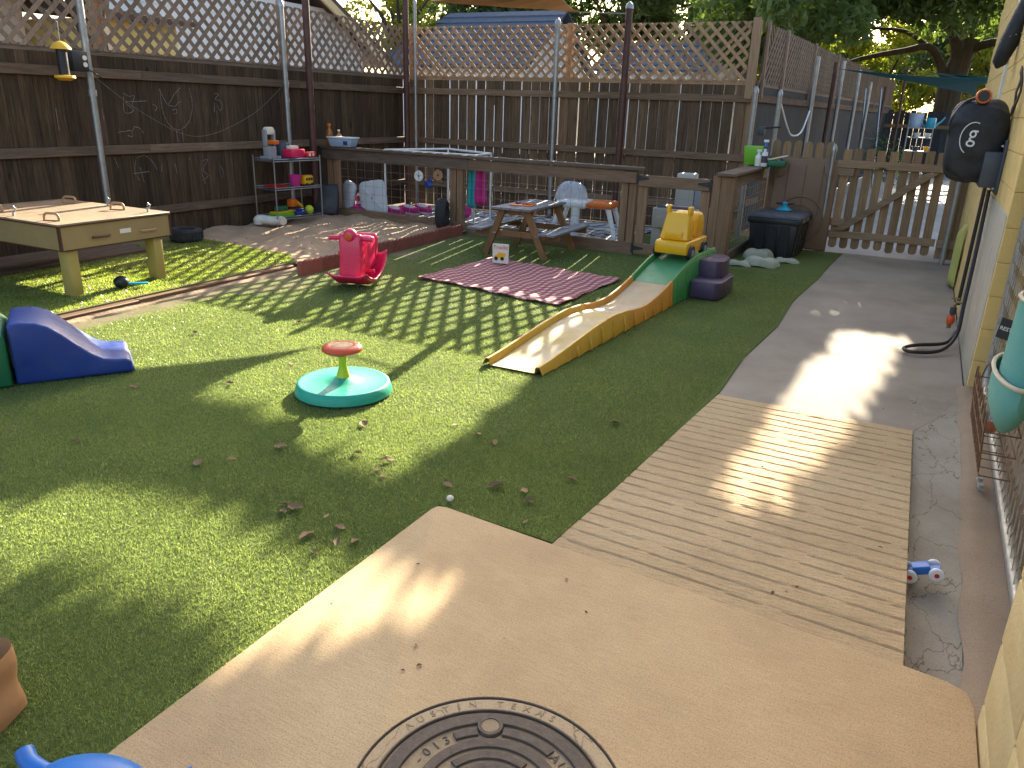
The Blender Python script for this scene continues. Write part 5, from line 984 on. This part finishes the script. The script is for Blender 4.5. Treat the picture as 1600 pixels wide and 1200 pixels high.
o = MB().tube(smooth_pts([(-1.79, 11.0, 1.68), (-1.72, 11.25, 1.42), (-1.68, 11.5, 1.30), (-1.62, 11.9, 1.34), (-1.60, 12.3, 1.62)], 8), .011, 8).build('looped_cord', M['white'], smooth=True); tag(o, 'white cord drooping in a U between two alley poles', 'cord')
o = thing('clamp', 'black clamp on the short pole above the picket fence', 'clamp', (-1.93, 10.72, 1.36)); MB().span((-.05, -.04, -.06), (.03, .04, .05)).build('body', M['dgrey'], o, bevel=.008); MB().tube([(0, 0, .03), (.22, .03, .05)], .012, 8).build('arm', M['black'], o)

# alley rack
ar = thing('garden_rack', 'metal rack with pots at the far end of the alley', 'rack', (-.25, 21, 0), 0)
for x in (-.26, .26):
    for y in (-.15, .15): MB().tube([(x, y, 0), (x, y, 1.55)], .014, 6).build('leg', M['galv'], ar)
for z in (.45, .85, 1.15, 1.36): MB().span((-.27, -.16, z), (.27, .16, z + .02)).build('shelf', M['galvd'], ar)
o = MB().lathe([(.12, 0), (.13, .02), (.16, .30), (.165, .31), (.15, .31), (.12, .03)], 20).build('bucket', M['ltblue'], smooth=True, loc=(-.38, 21, 1.381)); tag(o, 'pale blue bucket on top of the alley rack', 'bucket')
wc = thing('watering_can', 'teal watering can on top of the alley rack', 'watering can', (-.06, 21, 1.381)); MB().lathe([(.11, 0), (.115, .02), (.10, .2), (.09, .22)], 18).build('body', M['turq'], wc, smooth=True); MB().tube([(.09, 0, .05), (.2, 0, .14), (.27, 0, .24)], [.025, .016, .014], 8).build('spout', M['turq'], wc, smooth=True); MB().tube(smooth_pts([(-.09, 0, .2), (-.17, 0, .17), (-.17, 0, .08), (-.11, 0, .04)], 4), .01, 6).build('handle', M['turq'], wc, smooth=True)
for k, (x, z, mt) in enumerate(((-.30, 1.17, 'white'), (-.08, 1.17, 'white'), (-.28, .87, 'dgrey'), (-.05, .87, 'yellow'))):
    o = MB().lathe([(.05, 0), (.08, .09), (.085, .095), (.07, .095), (.05, .02)], 14).build('plant_pot', M[mt], smooth=True, loc=(x, 21, z + .001)); tag(o, ['left white pot on the upper rack shelf in the alley', 'right white pot on the upper rack shelf in the alley', 'dark pot on the lower rack shelf in the alley', 'yellow pot on the lower rack shelf in the alley'][k], 'pot', 'pots on the alley rack')
ld = thing('ladder', 'tall aluminium ladder leaning along the alley fence', 'ladder', (-1.2, 20.6, 0))
for s in (-.17, .17): MB().bar((s, 0, 0), (s - .2, .5, 2.2), .025, .06).build('stile', M['galv'], ld)
for k in range(7): MB().tube([(-.17 - .2 * (k + 1) / 8, .5 * (k + 1) / 8, 2.2 * (k + 1) / 8), (.17 - .2 * (k + 1) / 8, .5 * (k + 1) / 8, 2.2 * (k + 1) / 8)], .014, 6).build('rung', M['galv'], ld)
o = thing('shrub', 'dark green shrub growing in front of the alley rack', 'shrub', (-.85, 19.5, 0)); crown('foliage', [((-.05, 0, .75), (.45, .4, .6)), ((.2, .1, .5), (.35, .3, .45))], 900, .05, M['leaf3'], o, gaps=False); MB().tube([(0, 0, -.05), (0, 0, .5)], .02, 6).build('stem', M['bark'], o)

# ================================================================ right wall
hw = thing('block_wall', 'yellow painted block wall of the building along the path', 'wall', (0, 0, 0))
WX = .475
MB().span((WX + .012, 5.32, -.1), (WX + .2, 11.5, 3.2)).build('mortar_core', M['blockW'], hw)
bm_ = {}
for row in range(16):
    z = -.02 + row * .2; y = 5.336 + (.2 if row % 2 else 0); first = True
    if row % 2: MB().span((WX, 5.336, z + .0015), (WX + .03, 5.533, z + .1985)).build('block', M['blockY'], hw, bevel=.005, seg=1)
    while y < 11.2:
        if 'b' not in bm_: bm_['b'] = MB().span((0, .0, .0015), (.03, .397, .1985)).mesh('block', bevel=.0025, seg=1); bm_['b'].materials.append(M['blockY'])
        inst('block', bm_['b'], hw, (WX + random.uniform(-.0015, .0015), y, z)); y += .4
MB().span((WX - .008, 5.33, -.02), (WX + .02, 7.25, 1.05)).build('rendered_edge', M['blockW'], hw, bevel=.008)
em2 = MB().span((0, -.02, .001), (.155, .02, .199)).mesh('end_block', bevel=.003, seg=1); em2.materials.append(M['blockY'])
for row in range(16): inst('end_block', em2, hw, (WX - .002 + random.uniform(-.001, .001), 5.313 + random.uniform(-.001, .001), -.02 + row * .2))
MB().span((WX - .02, 8.3, 1.55), (WX + .01, 8.42, 3.2)).build('white_trim', M['white'], hw, bevel=.004)
# near wall
nw = thing('block_wall', 'pale yellow painted wall end in the near right corner', 'wall', (0, 0, 0))
nm_ = MB().span((.405, 0, .003), (.72, .396, .197)).mesh('block', bevel=.007, seg=2); nm_.materials.append(M['blockP'])
for row in range(9):
    for k in range(5): inst('block', nm_, nw, (random.uniform(-.001, .001), 1.72 - k * .4 , -.14 + row * .2))
MB().span((.415, -.3, -.2), (.70, 2.10, 1.68)).build('mortar_core', M['blockW'], nw)
# chain link panel
cg = thing('chain_link_gate', 'chain link gate panel with bent steel frame in the wall opening', 'gate', (0, 0, 0)); CX = .56
MB().tube(smooth_pts([(CX, 5.22, 2.2), (CX, 5.22, .5), (CX, 5.20, .14), (CX, 5.05, .06)], 5) + [Vector((CX, 3.9, .02))] + smooth_pts([(CX, 2.7, -.02), (CX, 2.45, .0), (CX, 2.36, .12), (CX, 2.35, .6), (CX, 2.35, 2.2)], 5), .024, 12).build('frame', M['galvd'], cg, smooth=True)
b = MB(); nz = 26; dy = .088
for i in range(33):
    y0 = 2.40 + i * dy; pts = []
    for k in range(nz): pts.append((CX - .012 + (.006 if k % 2 else -.006), y0 + (dy * .5 if k % 2 else -dy * .5) * 1.08, -.02 + k * .06))
    b.tube(pts, .0028, 4)
b.build('chain_link_mesh', M['galvd'], cg)
MB().span((.47, 3.72, .0), (.475 + .02, 3.86, .006)).build('hinge_plate', M['galv'], cg)
for y in (3.75, 3.83): MB().lathe([(.01, 0), (.01, .012)], 6, (.483, y, .0062)).build('bolt', M['galvd'], cg)
dr = MB().span((.75, 2.0, -.1), (.78, 5.4, 2.4)).build('wall_back', M['blockP']); tag(dr, 'shaded plaster wall behind the chain link panel', 'wall')
# wire basket
wb = thing('wire_basket', 'rusty brown wire basket hanging on the chain link panel', 'basket', (0, 0, 0))
bx0, bx1, by0, by1, bz0, bz1 = .425, .535, 3.45, 4.25, .18, .44
b = MB()
for z, e in ((bz0, 0), (bz0 + .1, .012), (bz0 + .19, .02)): b.tube([(bx0 - e, by0, z), (bx1, by0, z), (bx1, by1 + e, z), (bx0 - e, by1 + e, z)], .0035, 6, closed=True)
b.build('ring', M['rust'], wb)
b = MB()
for k in range(7):
    y = by0 + (by1 - by0) * (k + .5) / 7; w = (by1 - by0) / 7 * .42
    b.tube(smooth_pts([(bx0, y - w * .5, bz0), (bx0 - .016, y - w, bz0 + .16), (bx0 - .02, y - w * .7, bz1 - .02), (bx0 - .02, y, bz1), (bx0 - .02, y + w * .7, bz1 - .02), (bx0 - .016, y + w, bz0 + .16), (bx0, y + w * .5, bz0)], 4), .0036, 6)
for k in range(2):
    x = bx0 + .03 + .05 * k; b.tube(smooth_pts([(x - .012, by1, bz0), (x - .022, by1 + .02, bz0 + .16), (x, by1 + .024, bz1), (x + .022, by1 + .02, bz0 + .16), (x + .012, by1, bz0)], 4), .0036, 6)
for k in range(9): b.tube([(bx0, by0 + k * .1, bz0), (bx1, by0 + k * .1, bz0)], .003, 4)
b.build('wire_loops', M['rust'], wb)
jr = thing('jar', 'clear plastic jar holding an orange ball in the wire basket', 'jar', (.478, 4.0, bz0 + .006)); MB().lathe([(.038, 0), (.046, .01), (.046, .15), (.036, .175), (.036, .19)], 22).build('glass', M['glass'], jr, smooth=True); MB().lathe([(.040, .191), (.040, .212)], 20).build('lid', M['galv'], jr)
o = MB().ell((0, 0, 0), (.03, .03, .03), 16, 12).build('orange_ball', M['orange'], smooth=True, loc=(.478, 4.0, bz0 + .04)); tag(o, 'orange ball inside the clear jar', 'ball')
# teal bag
bg_ = thing('teal_bag', 'teal canvas bag with cream piping hanging above the wire basket', 'bag', (0, 0, 0))
M['tealbag'] = pmat('teal canvas', (.12, .36, .31), (.10, .31, .27), 6, .75, bmp=.15, bs=60); M['cream'] = pmat('cream piping', (.60, .52, .38), None, 8, .8)
def bagl(u, v):
    a = u * 2 * PI; z = .38 + .24 * v; k = math.sin(min(1, v * 1.25 + .1) * PI / 2) ** .7; y = 3.52 + .27 * k * math.cos(a); x = .468 + .075 * k * math.sin(a); return (x, y, z)
MB().grid(bagl, 30, 14, cu=True).build('pouch', M['tealbag'], bg_, smooth=True)
MB().tube([bagl(k / 30, 1.0) for k in range(30)], .009, 6, closed=True).build('piping', M['cream'], bg_, smooth=True)
MB().grid(lambda u, v: (.49 + .078 * math.sin(u * 2 * PI) * (1 - .10 * v), 3.50 + (.215 - .045 * v) * math.cos(u * 2 * PI), .60 + .32 * v), 30, 6, cu=True).build('upper_tube', M['tealbag'], bg_, smooth=True)
MB().tube([(.49 + .070 * math.sin(k / 30 * 2 * PI), 3.50 + .17 * math.cos(k / 30 * 2 * PI), .92) for k in range(30)], .008, 6, closed=True).build('piping', M['cream'], bg_, smooth=True)
MB().box((0, 0, 0), (.062, .004, .085)).build('label_patch', M['black'], bg_, loc=(.412, 3.60, .765), rot=(0, .12, -.5))
me = text_mesh('REST.', .022, .0006); me.materials.append(M['white']); inst('lettering', me, bg_, (.412 - .0032 * math.sin(.5), 3.60 - .0032 * math.cos(.5), .765), (PI / 2, .12, -.5))
# hose reel
hr = thing('hose_reel', 'wall mounted hose reel under a black cover with a white letter g', 'hose reel', (0, 0, 0))
rc0 = Vector((.285, 6.62, 1.42))
def cov(u, v):
    a = u * 2 * PI; bb = (v - .5) * PI * .998; sg = lambda x, k: math.copysign(abs(x) ** k, x)
    x = .185 * sg(math.sin(bb), .8); r = abs(math.cos(bb)) ** .36; y = .18 * r * sg(math.cos(a), .62); z = .28 * r * sg(math.sin(a), .68)
    fold = .008 * math.sin(6 * a + 2 * math.sin(v * 7)) + .006 * math.sin(11 * a); return tuple(rc0 + Vector((x + .12 * (-z) * .25, y + fold, z + fold * 1.5)))
MB().grid(cov, 44, 20, cu=True).build('cover', M['blackfab'], hr, smooth=True, angle=70)
me = text_mesh('g', .13, .001); me.materials.append(M['white']); inst('logo', me, hr, (rc0.x - .03, rc0.y - .197, rc0.z + .05), (PI / 2, .1, -.06), (1.0, 1.25, 1))
MB().tube([(rc0.x - .03 + .075 * math.cos(a), rc0.y - .196, rc0.z + .02 + .105 * math.sin(a)) for a in [1.2 + k * .22 for k in range(15)]], .0035, 5).build('logo', M['white'], hr)
MB().span((.35, 6.40, 1.12), (.47, 6.86, 1.36)).build('bracket', M['dgrey'], hr, bevel=.012); MB().span((.455, 6.36, 1.08), (.474, 6.9, 1.44)).build('wall_plate', M['dgrey'], hr, bevel=.006)
for y, z in ((6.40, 1.40), (6.40, 1.12)): MB().lathe([(.008, 0), (.008, .006)], 8, (.44, y - .042, z), Matrix.Rotation(PI / 2, 3, 'X')).build('screw', M['galv'], hr)
nz_ = thing('hose_nozzle', 'orange hose nozzle resting on top of the covered reel', 'nozzle', (.27, 6.52, 1.715)); 
MB().lathe([(.045, 0), (.05, .02), (.045, .05), (.025, .08), (.02, .13)], 20, (0, -.05, 0), Matrix.Rotation(-PI / 2, 3, 'X')).build('head', M['orange'], nz_, smooth=True); MB().lathe([(.036, 0), (.036, .004)], 18, (0, -.0545, 0), Matrix.Rotation(-PI / 2, 3, 'X')).build('face', M['black'], nz_)
MB().tube(smooth_pts([(-.03, 0, -.01), (-.10, 0, -.04), (-.16, -.01, -.14), (-.17, -.01, -.2)], 5), .012, 8).build('grip', M['black'], nz_, smooth=True)
o = MB().tube(smooth_pts([(.43, 6.5, 1.1), (.435, 6.45, .7), (.43, 6.35, .3), (.42, 6.25, .10), (.33, 6.05, .02), (.16, 5.92, .015), (.10, 5.98, .018), (.18, 6.12, .018), (.36, 6.25, .03), (.42, 6.40, .09)], 10), .013, 10).build('garden_hose', M['hose'], smooth=True); tag(o, 'dark garden hose running down the wall and looping on the path', 'hose')
o = MB().tube([(.445, 7.2, 1.1), (.445, 7.2, .13)], .014, 8).build('water_pipe', M['hose'], smooth=True); tag(o, 'thin black water pipe running down to the wall spigot', 'pipe')
sg_ = thing('spigot', 'brass spigot with red and grey hose timer at the foot of the wall', 'tap', (.43, 6.85, .0)); 
MB().tube([(.04, 0, .22), (-.02, 0, .22), (-.03, 0, .18)], .012, 8).build('valve', M['brass'], sg_, smooth=True); MB().span((-.06, -.006, .24), (.0, .006, .252)).build('handle', M['brass'], sg_); MB().lathe([(.02, .12), (.024, .135), (.024, .175)], 12, (-.03, 0, 0)).build('connector', M['dgrey'], sg_, smooth=True); MB().lathe([(.024, .05), (.03, .065), (.03, .10), (.022, .118)], 12, (-.035, -.03, 0)).build('timer', M['redor'], sg_, smooth=True); MB().lathe([(.016, .02), (.018, .048)], 12, (-.04, -.045, 0)).build('coupling', M['brass'], sg_, smooth=True)
o = MB().grid(lambda u, v: (.452 - .05 * math.sin(u * PI), 8.6 + u * .5, .02 + v * (.62 - .3 * u)), 10, 10).build('yellow_sheet', pmat('faded yellow sheet', (.52, .50, .13), None, 4, .6), smooth=True); o.modifiers.new('thickness', 'SOLIDIFY').thickness = .006; tag(o, 'yellow green plastic sheet leaning at the wall by the gate', 'sheet')
um = thing('folded_umbrella', 'folded black and white umbrella hung high on the wall', 'umbrella', (.36, 7.6, 1.95)); um.rotation_euler = (0, R(14), 0); MB().lathe([(.01, 0), (.05, .04), (.07, .2), (.06, .6), (.03, .75)], 12).build('canopy', M['blackfab'], um, smooth=True); MB().tube([(.06 * math.cos(k * .5), .06 * math.sin(k * .5), .05 + k * .02) for k in range(20)], .008, 6).build('strap', M['white'], um)
pt_ = thing('cable_bundle', 'tangle of black cables hung above the hose reel', 'cable', (.44, 6.2, 1.62)); 
for k in range(4): MB().tube([(.01 * math.sin(j), (.07 + .015 * k) * math.cos(j * PI / 8), .12 + (.12 + .01 * k) * math.sin(j * PI / 8)) for j in range(16)], .006, 6, closed=True).build('loop', M['hose'], pt_, smooth=True)

# toy car in the gutter
tc_ = thing('toy_car', 'small blue toy chassis with white wheels in the gutter', 'toy car', (.27, 2.93, -.062), .15); tc_.rotation_euler = (R(-3), R(-18), .15)
MB().span((-.065, -.018, .02), (.065, .018, .042)).build('chassis', M['blue2'], tc_, bevel=.004); MB().span((-.03, -.024, .043), (.03, .024, .056)).build('deck', M['blue2'], tc_, bevel=.003)
for x in (-.045, .045):
    for y in (-.036, .036):
        w = MB().lathe([(.022, -.008), (.026, -.004), (.026, .004), (.022, .008)], 18, (x, y, .026), Matrix.Rotation(PI / 2, 3, 'X')).build('wheel', M['white'], tc_, smooth=True); MB().lathe([(.009, -.0095), (.009, .0095)], 10, (x, y, .026), Matrix.Rotation(PI / 2, 3, 'X')).build('hub', M['red'], w)

# near left: blue rider and paper bag
br_ = thing('blue_rider', 'blue plastic ride on handle at the bottom left corner', 'ride on toy', (-1.50, .80, .004), .3)
MB().ell((.06, -.05, .03), (.16, .10, .085), 22, 14).build('body', M['blue2'], br_, smooth=True); MB().tube(smooth_pts([(-.10, .0, .02), (-.15, .01, .03), (-.18, .03, .04)], 4), .022, 12).build('grip', M['blue2'], br_, smooth=True); MB().tube(smooth_pts([(.17, -.03, .03), (.23, .0, .05), (.27, .03, .055)], 4), .028, 12).build('grip', M['blue2'], br_, smooth=True)
bgp = thing('paper_bag', 'crumpled brown paper bag at the lower left edge', 'bag', (-1.965, .78, 0), .4); 
MB().grid(lambda u, v: ((.13 + .005 * math.sin(9 * v + 4 * u * PI)) * math.copysign(abs(math.cos(u * 2 * PI)) ** .45, math.cos(u * 2 * PI)), (.10 + .004 * math.sin(7 * v + 8 * u)) * math.copysign(abs(math.sin(u * 2 * PI)) ** .45, math.sin(u * 2 * PI)), (.004 + .19 * v)), 40, 10, cu=True).build('body', M['cardb'], bgp, smooth=True, angle=35)

# ================================================================ manhole cover
M['iron'] = pmat('rusty cast iron', (.085, .065, .052), (.13, .095, .068), 25, .7, metal=.25, bmp=.35, bs=160); M['mhdirt'] = pmat('packed grit', (.40, .29, .17), (.30, .21, .12), 40, .95, bmp=.6, bs=200); M['mhring'] = concrete('cracked mortar ring', (.48, .36, .22), (.44, .32, .19), (.37, .27, .15), 140, crack=True)
mh = thing('manhole_cover', 'round cast iron manhole cover lettered AUSTIN set in the concrete slab', 'manhole cover', (-.65, 1.23, .0), R(27))
MB().lathe([(.0, .002), (.28, .002)], 64, cap=False).build('grit', M['mhdirt'], mh)
MB().lathe([(.285, .003), (.290, .006), (.322, .006), (.328, .003)], 72, cap=False).build('mortar_ring', M['mhring'], mh)
def ring(r0, r1, z, name='rim', a0=0, a1=2 * PI, n=72):
    b = MB(); full = abs(a1 - a0 - 2 * PI) < 1e-6
    def fn(u, v): a = a0 + (a1 - a0) * u; p = [(r0, .001), (r0 + .002, z), (r1 - .002, z), (r1, .001)][int(round(v * 3))]; return (p[0] * math.cos(a), p[0] * math.sin(a), p[1])
    b.grid(fn, n, 4, cu=full)
    if not full:
        for a in (a0, a1): b.add([(r0 * math.cos(a), r0 * math.sin(a), .001), (r0 * math.cos(a), r0 * math.sin(a), z), (r1 * math.cos(a), r1 * math.sin(a), z), (r1 * math.cos(a), r1 * math.sin(a), .001)], [(0, 1, 2, 3)])
    return b.build(name, M['iron'], mh, smooth=True, angle=30)
ring(.329, .336, .008); ring(.279, .286, .010); ring(.234, .272, .010, 'band')
HOLE = R(90)
ring(.196, .222, .009, 'rib', HOLE - R(48), HOLE - R(9), 20); ring(.196, .222, .009, 'rib', HOLE + R(9), HOLE + R(26), 14); ring(.196, .222, .009, 'rib', HOLE - R(150), HOLE - R(100), 20); ring(.196, .222, .009, 'rib', HOLE + R(75), HOLE + R(200), 30)
ring(.155, .185, .009, 'rib'); ring(.118, .143, .009, 'rib', HOLE - R(42), HOLE + R(42), 30); ring(.118, .143, .009, 'rib', HOLE + R(80), HOLE + R(278), 40); ring(.05, .106, .009, 'rib')
hc = (math.cos(HOLE) * .225, math.sin(HOLE) * .225)
MB().lathe([(.023, .001), (.024, .0125), (.033, .0125), (.036, .001)], 24, (hc[0], hc[1], 0), cap=False).build('pick_hole_ring', M['iron'], mh, smooth=True, angle=30)
MB().lathe([(.0, .0105), (.0235, .0105)], 20, (hc[0], hc[1], 0), cap=False).build('pick_hole', M['mhdirt'], mh)
def ringtext(txt, r, a_mid, step, size, mat, z=.0015):
    n = len(txt)
    for i, ch in enumerate(txt):
        if ch == ' ': continue
        a = a_mid - (i - (n - 1) / 2) * step; me = text_mesh(ch, size, .003); me.materials.append(mat); inst('letter', me, mh, (r * math.cos(a), r * math.sin(a), z), (0, 0, a - PI / 2))
ringtext('-013', .209, HOLE + R(45), R(8.5), .036, M['iron']); ringtext('AUSTIN', .209, HOLE - R(74), R(8.5), .036, M['iron'])
ringtext('AUSTIN TEXAS', .306, HOLE + R(6), R(7.0), .030, M['mhdirt'], .0045)

# ================================================================ fallen leaves
def leafmesh(k):
    L_ = [(0, 0), (.25, .2), (.5, .28), (.8, .16), (1, 0), (.8, -.16), (.5, -.28), (.25, -.2)]; b = MB()
    random.seed(100 + k); cu = random.uniform(.1, .35); vs = [(x - .5, y, cu * (x - .5) ** 2 * 1.2 + abs(y) * random.uniform(.2, .9)) for x, y in L_]; vs.append((0, 0, .0)); b.add(vs, [(i, (i + 1) % 8, 8) for i in range(8)]); me = b.mesh('fallen_leaf', smooth=True); me.materials.append(M['leafdry']); return me
lm = [leafmesh(k) for k in range(5)]; random.seed(11)
LP = [(-2.65, 2.16), (-2.56, 2.27), (-2.06, 2.08), (-2.0, 2.07), (-1.85, 2.08), (-1.75, 2.04), (-1.69, 1.95), (-1.64, 1.99), (-1.9, 3.14), (-1.74, 3.1), (-1.62, 3.05), (-1.4, 2.65), (-1.14, 2.88), (-1.58, 2.55), (-1.27, 2.67), (-1.87, 2.48), (-1.95, 2.62), (-2.11, 2.61), (-1.93, 2.52), (-3.27, 3.44), (-2.46, 2.48), (-3.32, 2.04), (-3.73, 2.67), (-3.32, 2.99), (-1.22, 2.6), (-1.15, 2.34 + .1), (-2.02, 2.02), (-1.82, 1.93), (-1.72, 1.86), (-2.3, 2.9), (-3.9, 4.2), (-4.3, 3.6), (-3.2, 4.4), (-1.3, 4.3), (-1.2, 3.6)]
for (x, y) in LP:
    o = bpy.data.objects.new('fallen_leaf', random.choice(lm)); C.objects.link(o); s = random.uniform(.035, .08); o.scale = (s, s * random.uniform(.8, 1.2), s); o.location = (x, y, .004); o.rotation_euler = (random.uniform(-.15, .15), random.uniform(-.15, .15), random.uniform(0, 6.28)); tag(o, 'dry curled brown leaf lying on the green turf', 'leaf', 'fallen leaves on the turf')
for (x, y) in [(-1.35, 1.98), (-.85, 2.16), (-.16, 2.47), (-.56, 3.28), (-.42, 3.46), (.11, 2.96), (.04, 4.6), (-1.11, 1.61), (-1.05, 1.54), (-.89, 1.77), (-1.08, 1.5), (-1.47, 1.66), (-.13, 2.52), (-.2, 2.44), (-.3, 5.6), (.2, 7.8), (-.5, 8.6), (.36, 2.75), (.40, 3.05), (-.72, 2.02)]:
    o = bpy.data.objects.new('leaf_scrap', random.choice(lm)); C.objects.link(o); s = random.uniform(.010, .026); o.scale = (s, s, s); o.location = (x, y, .003 if x < .25 else -.07); o.rotation_euler = (random.uniform(-.3, .3), random.uniform(-.3, .3), random.uniform(0, 6.28)); tag(o, 'small brown leaf scrap lying on the concrete', 'leaf', 'leaf scraps on the concrete')
o = MB().ell((0, 0, 0), (.016, .015, .013), 12, 8).build('pebble', M['paper'], smooth=True, loc=(-1.50, 2.44, .014)); tag(o, 'single pale pebble at the corner of the slab', 'pebble')
# leaf litter on the raised turf and sand
n = 420; P = np.stack([rng.uniform(-7.0, -5.35, n), rng.uniform(2.6, 6.1, n), np.full(n, .078)], 1); P2 = np.stack([rng.uniform(-7.4, -5.1, 160), rng.uniform(6.1, 8.6, 160), np.full(160, .095)], 1); P = np.concatenate([P, P2]); n = len(P)
a = rng.uniform(0, 6.28, n); s = rng.uniform(.008, .028, n)[:, None]; A = np.stack([np.cos(a), np.sin(a), rng.uniform(-.3, .3, n)], 1) * s; B = np.stack([-np.sin(a), np.cos(a), rng.uniform(-.3, .5, n)], 1) * s * .5
V = np.stack([P - A, P + B, P + A, P - B], 1).reshape(-1, 3); i = np.arange(n)[:, None] * 4
o = new_obj('leaf_litter', numpy_mesh('leaf_litter', V, np.concatenate([i, i + 1, i + 2, i + 3], 1)), M['leafdry']); tag(o, 'scattered dry leaf litter on the raised turf and sand', 'leaves', kind='stuff')
